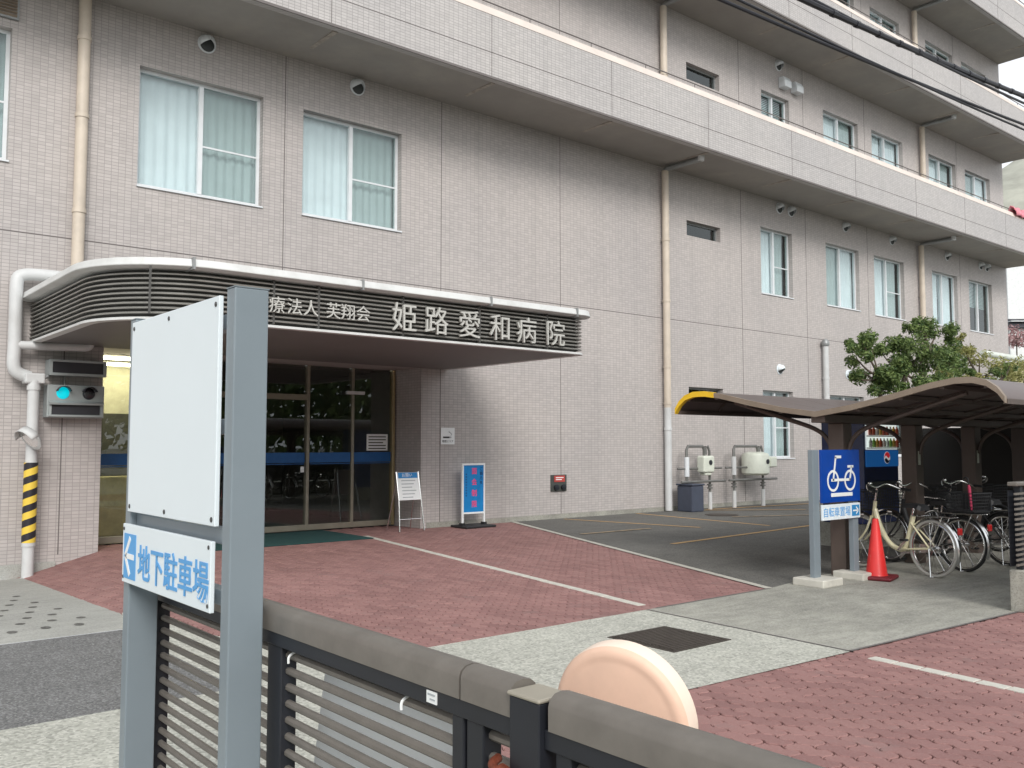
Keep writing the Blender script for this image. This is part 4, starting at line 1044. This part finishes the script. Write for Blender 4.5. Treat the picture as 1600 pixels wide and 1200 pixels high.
# dark back wall of the shelter
tag(MB().box(17.5, 17.62, 3.2, 8.6, 0, 1.86).build("screen_wall", "shelter_wall", loc=(17.56, 5.9, 0)), "dark brown screen wall closing the far end of the bicycle shelter", "wall")

# vending machine
o = thing("vending_machine", (13.05, 7.4, 0), "blue drink vending machine with lit bottle shelves behind the shelter posts", "vending machine")
VX0, VX1, VY = 12.70, 13.73, 7.05
MB().box(VX0, VX1, VY, VY + .7, .36, 2.06).build("cabinet", "vend_blue", o, bevel=.015)
MB().box(VX0 - .05, VX1 + .05, VY - .02, VY + .75, 0, .355).build("plinth", "concrete", o)
MB().box(VX0 + .05, VX1 - .05, VY - .012, VY - .002, 1.47, 2.03).build("display_window", "vend_lit", o)
MB().box(VX0 + .03, VX1 - .03, VY - .02, VY - .002, 1.21, 1.455).build("logo_panel", "vend_band", o, bevel=.006)
MB().box(VX0 + .05, VX1 - .05, VY - .03, VY - .002, .88, .99).build("delivery_flap", "vend_lip", o, bevel=.01)
for m_, c in (("bottle_red", (.55, .12, .06)), ("bottle_amber", (.6, .33, .06)), ("bottle_green", (.25, .45, .08)), ("bottle_white", (.75, .76, .72)), ("bottle_sky", (.2, .45, .65))): mat(m_, c, .3, var=.05, coat=.3)
for r_, z in enumerate((1.505, 1.685, 1.865)):
    MB().box(VX0 + .06, VX1 - .06, VY - .075, VY - .012, z - .022, z - .004).build("shelf", "white_print", o)
    for k in range(9):
        x = VX0 + .12 + k * .1; m_ = (("bottle_white", "bottle_green", "bottle_amber", "bottle_red", "bottle_white"), ("bottle_red", "bottle_red", "bottle_white", "bottle_amber"), ("bottle_sky", "bottle_white", "bottle_sky"))[r_]
        MB().lathe((x, VY - .045, z), (0, 0, 1), [(.027, 0), (.03, .01), (.03, .085), (.012, .115), (.012, .135)], 8).build("bottle", m_[k % len(m_)], o, smooth=True)
lc = Vector((VX0 + .64, VY - .022, 1.345)); rr = .085
def disc_part(name, m, a, y):
    b = MB(); b.v = [tuple(lc + Vector((x, y, z))) for x, z in a]; b.f = [tuple(range(len(a)))]; b2 = MB(); b2.prism([(lc.x + x, lc.z + z) for x, z in a], 'y', lc.y + y - .002, lc.y + y); return b2.build(name, m, o)
disc_part("logo_disc", "logo_lit_white", [(rr * 1.08 * math.cos(t * .2618), rr * 1.08 * math.sin(t * .2618)) for t in range(24)], 0)
up = [(rr * math.cos(R(15 + 165 * i / 12)), rr * math.sin(R(15 + 165 * i / 12))) for i in range(13)]
wave = [(-rr * .98 + rr * 1.9 * i / 6, .012 + .022 * math.sin(i / 6 * 6.28) * .9) for i in range(1, 6)]
disc_part("logo_red", "logo_lit_red", up + wave, -.003)
lo = [(rr * math.cos(R(200 + 140 * i / 12)), rr * math.sin(R(200 + 140 * i / 12))) for i in range(13)]
wave2 = [(rr * .9 - rr * 1.8 * i / 6, -.026 + .02 * math.sin((1 - i / 6) * 6.28)) for i in range(1, 6)]
disc_part("logo_blue", "vend_blue", lo + wave2, -.003)

# ================================================================== BICYCLES
def bicycle(frame_m, label, basket_rear=False, fender="chrome", tyre="rubber"):
    o = thing("bicycle", (0, 0, 0), label, "bicycle", "bicycles parked under the shelter")
    RR = .335; FX = 1.08
    def wheel(x):
        w_ = MB()
        n_ = 40
        w_.tube([(x + (RR - .019) * math.cos(6.2832 * i / n_), 0, RR + (RR - .019) * math.sin(6.2832 * i / n_)) for i in range(n_)], .019, 8, closed=True)
        wo = w_.build("wheel", tyre, o, smooth=True)
        MB().tube([(x + (RR - .045) * math.cos(6.2832 * i / n_), 0, RR + (RR - .045) * math.sin(6.2832 * i / n_)) for i in range(n_)], .013, 8, closed=True).build("rim", "chrome", wo, smooth=True)
        s_ = MB()
        for i in range(18):
            a = 6.2832 * i / 18; a2 = a + .5 * (1 if i % 2 else -1); sy = .028 if i % 4 < 2 else -.028
            s_.tube([(x + .02 * math.cos(a2), sy, RR + .02 * math.sin(a2)), (x + (RR - .055) * math.cos(a), 0, RR + (RR - .055) * math.sin(a))], .0022, 5)
        s_.build("spokes", "chrome", wo)["kind"] = "stuff"
        MB().tube([(x, -.06, RR), (x, .06, RR)], .02, 10).build("hub", "chrome", wo, smooth=True)
        a0, a1 = (-20, 170) if x == 0 else (5, 165)
        if x == 0: a0, a1 = 15, 205
        f_ = MB(); k = 18
        for i in range(k):
            t0 = R(a0 + (a1 - a0) * i / k); t1 = R(a0 + (a1 - a0) * (i + 1) / k); rf = RR + .022
            pr = [(-.028, -.012), (-.016, .004), (0, .008), (.016, .004), (.028, -.012)]
            for (ya, ra), (yb_, rb_) in zip(pr, pr[1:]):
                f_.quad((x + (rf + ra) * math.cos(t0), ya, RR + (rf + ra) * math.sin(t0)), (x + (rf + rb_) * math.cos(t0), yb_, RR + (rf + rb_) * math.sin(t0)), (x + (rf + rb_) * math.cos(t1), yb_, RR + (rf + rb_) * math.sin(t1)), (x + (rf + ra) * math.cos(t1), ya, RR + (rf + ra) * math.sin(t1)))
        f_.build("fender", fender, o, weld=True, smooth=True)
    wheel(0.0); wheel(FX)
    fr = MB()
    fr.tube(spline([(.845, 0, .74), (.80, 0, .60), (.70, 0, .42), (.58, 0, .31), (.43, 0, .285), (.36, 0, .40), (.27, 0, .70)], 6), [.034] * 13 + [.03] * 24, 12)
    fr.tube([(.865, 0, .66), (.835, 0, .84)], .024, 12)
    for s in (-1, 1):
        fr.tube([(.30, s * .018, .62), (.0, s * .062, RR)], .010, 8); fr.tube([(.43, s * .03, .285), (.0, s * .062, RR)], .011, 8)
    fr.build("frame", frame_m, o, smooth=True)
    fk = MB()
    for s in (-1, 1): fk.tube(spline([(.87, s * .045, .64), (.93, s * .05, .50), (1.02, s * .055, .38), (FX, s * .055, RR)], 4), .012, 8)
    fk.tube([(.87, -.05, .645), (.87, .05, .645)], .016, 8); fk.build("fork", frame_m, o, smooth=True)
    hbm = MB(); hbm.tube([(.835, 0, .84), (.80, 0, 1.0)], .013, 8)
    hbm.tube(spline([(.56, -.29, .98), (.68, -.28, .99), (.80, -.16, 1.05), (.82, 0, 1.01), (.80, .16, 1.05), (.68, .28, .99), (.56, .29, .98)], 5), .011, 8); h = hbm.build("handlebar", "chrome", o, smooth=True)
    for s in (-1, 1):
        MB().tube([(.55, s * .29, .979), (.67, s * .282, .989)], .017, 10).build("grip", "black_plastic", h, smooth=True)
        MB().tube([(.70, s * .275, .985), (.62, s * .262, .955)], .006, 6).build("brake_lever", "chrome", h)
    MB().lathe((.76, .16, 1.06), (0, 0, 1), [(.028, 0), (.026, .014), (.01, .028)], 12).build("bell", "chrome", h, smooth=True)
    MB().tube([(.285, 0, .66), (.262, 0, .80)], .013, 8).build("seat_post", "chrome", o, smooth=True)
    sd_ = MB()
    P = [(.10, .09, .80), (.13, .11, .825), (.22, .09, .83), (.30, .05, .825), (.40, .03, .82), (.44, .015, .81)]
    i = 0
    for x, w_, z in P: sd_.v += [(x, -w_, z - .035), (x, -w_ * .7, z + .01), (x, 0, z + .02), (x, w_ * .7, z + .01), (x, w_, z - .035), (x, 0, z - .03)]
    for j in range(len(P) - 1):
        for q in range(6): q2 = (q + 1) % 6; sd_.f.append((j * 6 + q, j * 6 + q2, j * 6 + 6 + q2, j * 6 + 6 + q))
    sd_.f.append(tuple(range(6))); sd_.f.append(tuple(range(35, 29, -1))); sd_.build("saddle", "black_plastic", o, smooth=True)
    rk = MB()
    for y in (-.06, -.02, .02, .06): rk.tube([(.24, y, .70), (-.30, y, .715)], .005, 6)
    for x in (.1, -.1, -.28): rk.tube([(x, -.065, .709), (x, .065, .709)], .005, 6)
    for s in (-1, 1): rk.tube([(-.18, s * .065, .71), (0, s * .07, RR)], .006, 6)
    rk.build("rack", "chrome", o)
    st = MB()
    for s in (-1, 1): st.tube([(0, s * .075, RR), (-.05, s * .12, .02)], .008, 6)
    st.tube([(-.05, -.12, .02), (-.05, .12, .02)], .008, 6); st.build("kickstand", "chrome", o)
    MB().box(-.375, -.345, -.03, .03, .52, .60).build("reflector", "tail_red", o, bevel=.008)
    cg = MB(); cg.prism([(.50, .22), (.56, .285), (.50, .35), (.0, .38), (-.06, .335), (.0, .29)], 'y', -.062, -.05); cg.build("chain_guard", "chrome", o)
    ck = MB(); ck.tube([(.43, -.09, .285), (.43, .09, .285)], .012, 8); ck.bar((.43, -.085, .285), (.55, -.085, .16), .01, .02); ck.bar((.43, .085, .285), (.31, .085, .41), .01, .02); co_ = ck.build("crank", "chrome", o)
    MB().box(.52, .59, -.16, -.09, .145, .17).build("pedal", "black_plastic", co_); MB().box(.27, .34, .09, .16, .40, .425).build("pedal", "black_plastic", co_)
    def basket(cx, z0, lx, ly, name="basket"):
        bk_ = MB(); hz = .24
        def rect(z, k): return [(cx - lx * k, -ly * k, z), (cx + lx * k, -ly * k, z), (cx + lx * k, ly * k, z), (cx - lx * k, ly * k, z)]
        for j in range(7):
            z = z0 + hz * j / 6; k = .78 + .22 * j / 6; bk_.tube(rect(z, k), .004 if j < 6 else .007, 5, closed=True)
        for q in range(4):
            lo_ = rect(z0, .78); hi_ = rect(z0 + hz, 1)
            for j in range(8):
                t = j / 8; a = Vector(lo_[q]).lerp(Vector(lo_[(q + 1) % 4]), t); c_ = Vector(hi_[q]).lerp(Vector(hi_[(q + 1) % 4]), t); bk_.tube([a, c_], .0032, 5, caps=False)
        for j in range(7):
            t = j / 6; bk_.tube([(cx - lx * .78, -ly * .78 + 2 * ly * .78 * t, z0), (cx + lx * .78, -ly * .78 + 2 * ly * .78 * t, z0)], .0032, 5, caps=False)
        return bk_.build(name, "black_plastic", o)
    basket(1.04, .72, .16, .20)
    MB().lathe((1.0, 0, .66), (1, 0, 0), [(.03, 0), (.04, .03), (.04, .07), (.02, .075)], 12).build("headlamp", "chrome", o, smooth=True)
    if basket_rear:
        basket(-.08, .72, .20, .17, "rear_basket")
        MB().box(-.28, .12, -.165, -.155, .74, .945).build("basket_liner", "black_plastic", o, bevel=.004); MB().box(-.275, .115, -.15, .15, .735, .75).build("basket_floor", "black_plastic", o)
    return o
B1 = bicycle("cream_paint", "cream low-frame bicycle nearest the traffic cone", tyre="tyre_grey"); B1.location = (10.6, 5.05, 0); B1.rotation_euler = (0, 0, R(76))
B2 = bicycle("black_plastic", "black bicycle with tall rear basket beside the cream bicycle", True); B2.location = (11.36, 5.05, 0); B2.rotation_euler = (0, 0, R(78))
B3 = bicycle("black_plastic", "black bicycle partly hidden behind the dark slatted fence", False, "black_plastic"); B3.location = (12.35, 4.95, 0); B3.rotation_euler = (0, 0, R(74))
B4 = dup(B3, (14.2, 6.7, 0), R(252), "black bicycle in the far row, facing the other bicycles")
o = thing("folded_umbrella", (11.24, 4.9, .752), "folded red umbrella standing in the rear basket of the black bicycle", "umbrella")
MB().tube([(11.245, 4.88, .755), (11.243, 4.885, .80), (11.240, 4.90, 1.03), (11.240, 4.905, 1.06)], [.008, .015, .019, .010], 10).build("canopy", "red_cloth", o, smooth=True)
MB().tube(spline([(11.240, 4.905, 1.05), (11.24, 4.91, 1.12), (11.24, 4.93, 1.15), (11.24, 4.955, 1.14), (11.24, 4.96, 1.11)], 4), .008, 8).build("handle", "black_plastic", o, smooth=True)
# dark slatted fence at the right edge
o = thing("boundary_fence", (11, 3.5, 0), "dark slatted fence on a low concrete wall at the right edge", "fence")
MB().box(9.03, 16, 3.44, 3.60, 0, .385).build("base_wall", "concrete", o, bevel=.012)
for x in (9.12, 11.1, 13.1, 15.1): MB().box(x - .03, x + .03, 3.50, 3.56, .386, 1.16).build("post", "gate_black", o, bevel=.004)
for k in range(15): MB().box(8.94, 16, 3.485, 3.499, .43 + k * .0465, .450 + k * .0465).build("slat", "alu_dark" if False else "gate_brown", o)
MB().box(8.96, 16, 3.475, 3.565, 1.161, 1.20).build("top_rail", "gate_brown", o, bevel=.01)
MB().box(8.97, 16, 3.561, 3.565, .42, 1.12).build("dark_backing", "gate_black", o)

# ================================================================== VEGETATION
def leaf_cluster(b, c, rad, n_, size, rr):
    for _ in range(n_):
        d = Vector((rr.gauss(0, 1), rr.gauss(0, 1), rr.gauss(0, .75))); d.normalize(); d *= rad * (rr.random() ** .45)
        p = Vector(c) + d
        nrm = (d.normalized() * .5 + Vector((rr.uniform(-1, 1), rr.uniform(-1, 1), rr.uniform(-.2, 1.2)))).normalized()
        a = nrm.orthogonal().normalized(); ang = rr.uniform(0, 6.28); a = (a * math.cos(ang) + nrm.cross(a) * math.sin(ang)); w_ = nrm.cross(a)
        L = size * rr.uniform(.7, 1.3); W = L * .36
        i = len(b.v); b.v += [tuple(p - a * L / 2), tuple(p + w_ * W / 2 + nrm * .1 * L), tuple(p + a * L / 2), tuple(p - w_ * W / 2 + nrm * .1 * L)]; b.f.append((i, i + 1, i + 2, i + 3))
def tree(name, base, trunks, clumps, label, m, per, size, seed, cat="tree", group=None):
    rr = random.Random(seed); o = thing(name, base, label, cat, group)
    for t in trunks:
        n_ = len(t); MB().tube(spline(t, 4), [.075 - .05 * i / ((n_ - 1) * 4) for i in range((n_ - 1) * 4 + 1)], 9).build("trunk", "bark", o, smooth=True)
    lm = MB()
    for c, r_ in clumps:
        t = min((p for tr in trunks for p in tr[1:]), key=lambda p: (Vector(p) - Vector(c)).length)
        lm.tube(spline([t, tuple((Vector(t) * .45 + Vector(c) * .55) + Vector((0, 0, -.06))), c], 3), [.028 - .003 * i for i in range(7)], 6)
    if clumps: lm.build("limbs", "bark", o, smooth=True)["kind"] = "stuff"
    b = MB()
    for c, r_ in clumps:
        k = int(per * r_ * r_ * 40)
        for _ in range(max(3, int(r_ * 14))):
            d = Vector((rr.gauss(0, 1), rr.gauss(0, 1), rr.gauss(0, .6))); d.normalize(); d *= r_ * 1.08 * rr.random() ** .5; d.z *= .75
            leaf_cluster(b, Vector(c) + d, r_ * rr.uniform(.3, .62), max(6, k // max(3, int(r_ * 14))), size, rr)
    b.build("crown", m, o)
    return o
def at(px, py, D):
    d = _r * ((px - 800) / FPX) + _u * ((600 - py) / FPX) + _f
    p = Vector((0, 0, CAMZ)) + d * D; return p
tc = []
for px, py, D, r_ in ((1345, 528, 18.0, .26), (1362, 545, 18.4, .24), (1338, 560, 17.8, .22), (1350, 582, 18.2, .24), (1380, 555, 18.6, .24), (1400, 535, 18.8, .28), (1425, 540, 18.3, .34), (1445, 512, 18.5, .26), (1462, 520, 18.8, .26), (1440, 502, 18.6, .15),
                      (1410, 575, 18.1, .36), (1390, 595, 18.0, .30), (1435, 570, 18.6, .36), (1470, 560, 18.4, .36), (1478, 538, 18.9, .28), (1450, 595, 18.2, .32), (1375, 602, 18.2, .20), (1495, 565, 19.0, .26), (1508, 580, 18.8, .2), (1425, 610, 18.0, .24), (1335, 590, 18.0, .13)):
    tc.append((tuple(at(px, py, D)), r_ * 1.22))
t1 = at(1376, 640, 18.2); t2 = at(1412, 640, 18.3); t3 = at(1376, 590, 18.2); t4 = at(1415, 585, 18.3); t5 = at(1450, 545, 18.6)
tree("broadleaf_tree", (t1.x, t1.y, 0), [[(t1.x, t1.y, 0), tuple(t1), tuple(t3)], [(t2.x, t2.y, 0), tuple(t2), tuple(t4), tuple(t5)]], tc, "dark green evergreen tree rising behind the bicycle shelter roof", "leaf", 170, .092, 3)
sc_ = [(tuple(at(px, py, D)), r_) for px, py, D, r_ in ((1530, 562, 22, .34), (1508, 548, 21.5, .32), (1558, 572, 22, .36), (1585, 575, 22.5, .4), (1515, 590, 21.5, .34), (1490, 598, 21, .3), (1545, 595, 22, .4), (1480, 580, 21, .3), (1600, 595, 22, .45), (1500, 530, 21.8, .2))]
p = at(1530, 600, 22)
tree("yellow_shrub", (p.x, p.y, 0), [[(p.x, p.y, 0), (p.x, p.y, 1.2), tuple(at(1530, 590, 22))]], sc_, "pale yellow-green shrub to the right of the evergreen tree", "leaf_yellow", 70, .10, 5, "shrub")
sc_ = [(tuple(at(px, py, D)), r_) for px, py, D, r_ in ((1565, 585, 20.5, .22), (1578, 572, 20.5, .16), (1548, 596, 20.5, .2))]
p = at(1565, 610, 20.5)
tree("green_shrub", (p.x, p.y, 0), [[(p.x, p.y, 0), (p.x, p.y, 1.5), tuple(at(1565, 592, 20.5))]], sc_, "small dark green shrub poking above the right end of the shelter roof", "leaf", 90, .09, 6, "shrub")
# pale pipe rail and straw wall behind the shrubs
a = at(1535, 552, 30); c = at(1640, 543, 34)
o = thing("pale_pipe_rail", ((a.x + c.x) / 2, (a.y + c.y) / 2, 0), "pale horizontal pipe rail beyond the shrubs at the building corner", "rail")
MB().tube([tuple(a), (c.x, c.y, a.z)], .11, 12).build("rail_pipe", "rail_pale", o, smooth=True)
for t in (.2, .6, .95):
    q = a.lerp(c, t); MB().tube([(q.x, q.y, 0), (q.x, q.y, a.z)], .06, 10).build("support", "rail_pale", o, smooth=True)
q = at(1500, 570, 36); q2 = at(1680, 570, 40); hz = at(1560, 556, 36).z
tag(MB().prism([(q.x, q.y), (q2.x, q2.y), (q2.x + .1, q2.y + .2), (q.x + .1, q.y + .2)], 'z', 0, hz - .1).build("garden_wall", "straw_wall", loc=(q.x, q.y, 0)), "straw yellow boundary wall seen behind the shrubs on the right", "wall")
# far house with dark roof, pink blossom tree, hill
q = at(1600, 505, 60); 
o = thing("far_house", (q.x, q.y, 0), "distant house with dark tiled roof beyond the building corner", "house")
zt = at(1600, 490, 60).z; ze = at(1600, 512, 60).z
dx = Vector((_r.x, _r.y, 0)); dyv = Vector((_f.x, _f.y, 0)).normalized()
def L(s, t, z): v = Vector((q.x, q.y, 0)) + dx * s + dyv * t; return (v.x, v.y, z)
b = MB(); b.quad(L(-1.1, 0, ze), L(6, 0, ze), L(6, 2.5, zt), L(-.6, 2.5, zt)); b.quad(L(-1.1, 5, ze), L(6, 5, ze), L(6, 2.5, zt), L(-.6, 2.5, zt)); b.quad(L(-1.1, 0, ze), L(-1.1, 5, ze), L(-.6, 2.5, zt)); b.quad(L(-1.1, 0, ze), L(6, 0, ze), L(6, 5, ze), L(-1.1, 5, ze)); rf = b.build("roof", "roof_tile", o)
MB().obox((Vector(L(2.5, 2.5, ze / 2))), dx * 3.3, dyv * 2.2, Vector((0, 0, ze / 2 - .02))).build("house_wall", "house_white", o)
MB().obox(Vector(L(.2, 1.1, (ze + zt) / 2 + .06)), dx * .7, dyv * .5, Vector((0, 0, .03))).build("roof_panel", "house_white", rf)
for k in range(6): MB().tube([L(-1.0 + .08 * k, .42 * k, ze + (zt - ze) * k / 6 + .04), L(6, .42 * k, ze + (zt - ze) * k / 6 + .04)], .05, 6).build("tile_row", "roof_tile", rf)
q3 = at(1588, 528, 48)
tree("blossom_tree", (q3.x, q3.y, 0), [[(q3.x, q3.y, 0), (q3.x, q3.y, 4.0), tuple(q3)]], [(tuple(at(px, py, 48)), r_) for px, py, r_ in ((1584, 526, .6), (1600, 522, .7), (1592, 535, .6), (1612, 530, .7))], "pink flowering tree beyond the building corner", "leaf_pink", 10, .22, 9)
hb = MB(); hx = []
pk = at(1590, 250, 900)
for i in range(31):
    t = i / 30; s = -160 + 700 * t; h = pk.z * (.35 + .68 * math.exp(-((s - 40) / 210) ** 2)) + 4 * math.sin(s * .11) + 2 * math.sin(s * .31)
    v = Vector((pk.x, pk.y, 0)) + dx * s; hx.append((v, h))
for (v, h), (v2, h2) in zip(hx, hx[1:]):
    pr = [(-350, 0), (-200, .45), (-80, .85), (0, 1.0), (150, .9), (420, 0)]
    for (a, k), (b_, k2) in zip(pr, pr[1:]):
        hb.quad(tuple(v + dyv * a + Vector((0, 0, h * k - 2))), tuple(v2 + dyv * a + Vector((0, 0, h2 * k - 2))), tuple(v2 + dyv * b_ + Vector((0, 0, h2 * k2 - 2))), tuple(v + dyv * b_ + Vector((0, 0, h * k2 - 2))))
hb.build("hill", "hill", weld=True, smooth=True)["kind"] = "structure"
q5 = at(1574, 450, 80); zt = at(1574, 396, 80).z
o = thing("white_building", (q5.x, q5.y, 0), "distant plain white building beyond the hospital corner", "building")
MB().obox(Vector((q5.x, q5.y, zt / 2)) + dx * 6 + dyv * 4, dx * 6, dyv * 4, Vector((0, 0, zt / 2))).build("wall", "house_white", o)
MB().obox(Vector((q5.x, q5.y, zt + .15)) + dx * 6 + dyv * 4, dx * 6.2, dyv * 4.2, Vector((0, 0, .15))).build("roof_parapet", "house_white", o)
# pink quilt over the first balcony rail
rr = random.Random(4); b = MB(); n_ = 16
for i in range(n_ + 1):
    x = 32.7 + 1.5 * i / n_
    for j, (y, z) in enumerate(((BY + .20, 9.42), (BY + .17, 9.58), (BY + .10, 9.615), (BY + .04, 9.58), (BY - .04, 9.48), (BY - .055, 9.36))):
        b.v.append((x, y + .02 * math.sin(i * 1.7 + j) - (.03 if j > 2 else 0), z + .05 * math.sin(i * 1.3 + j * .8) * (1 if j in (1, 2, 3) else .4) + (.05 if j in (2, 3) else 0)))
for i in range(n_):
    for j in range(5): b.f.append((i * 6 + j, i * 6 + j + 1, i * 6 + 7 + j, i * 6 + 6 + j))
qo = b.build("laundry", "pink_cloth", loc=(33.4, BY + .1, 9.6), smooth=True); m_ = qo.modifiers.new("t", 'SOLIDIFY'); m_.thickness = .03
tag(qo, "crumpled pink laundry draped over the first balcony rail near the far corner", "laundry")
# overhead cables
def cable(pa, Da, pb, Db, r_, label, clamps=0, sag=.15):
    a = at(*pa, Da); c = at(*pb, Db); d = c - a; a = a - d * .6; c = c + d * .8; P = []
    for i in range(25):
        t = i / 24; v = a.lerp(c, t); v.z -= 4 * sag * t * (1 - t); P.append(v)
    mid = a.lerp(c, .5)
    o = thing("overhead_cable", mid, label, "cable", "cables crossing above the upper balconies")
    MB().tube(P, r_, 8).build("cable_core", "cable", o, smooth=True)
    for k in range(clamps):
        t = .27 + .036 * k; v = a.lerp(c, t); v.z -= 4 * sag * t * (1 - t); dd = d.normalized(); MB().tube([v - dd * .05, v + dd * .05], r_ * 1.22, 8).build("cable_clamp", "cable", o)
cable((1280, -3), 11, (1600, 139), 16, .038, "thick black bundled cable with clamps, highest crossing the top balcony", 12)
cable((1283, -8), 11, (1600, 150), 16, .020, "thin black wire running just along the thick clamped cable")
cable((1150, -4), 11, (1600, 184), 17, .024, "upper wire of the lower cable pair", 0)
cable((1175, -4), 11.2, (1600, 192), 17, .018, "lower wire of the lower cable pair, nearest the balcony soffit", 0)

# added, unseen tree row behind the viewer: darkens glass reflections and lower wall
rr = random.Random(11); b = MB()
for i in range(46):
    x = -32 + i * 1.9 + rr.uniform(-.6, .6); y = -17 + rr.uniform(-2, 2); h = rr.uniform(7.0, 10.5); rad = rr.uniform(1.9, 2.8)
    for _ in range(700):
        d = Vector((rr.gauss(0, 1), rr.gauss(0, 1), rr.gauss(0, 1))).normalized() * rr.random() ** .4
        p = Vector((x + d.x * rad, y + d.y * rad, h * .5 + d.z * h * .5)); n_ = Vector((rr.uniform(-1, 1), rr.uniform(-1, 1), rr.uniform(-.2, 1))).normalized(); a = n_.orthogonal().normalized(); c = n_.cross(a); k = rr.uniform(.18, .40)
        b.quad(p - a * k, p + c * k * .6, p + a * k, p - c * k * .6)
b.build("added_tree_row", "leaf")["kind"] = "stuff"
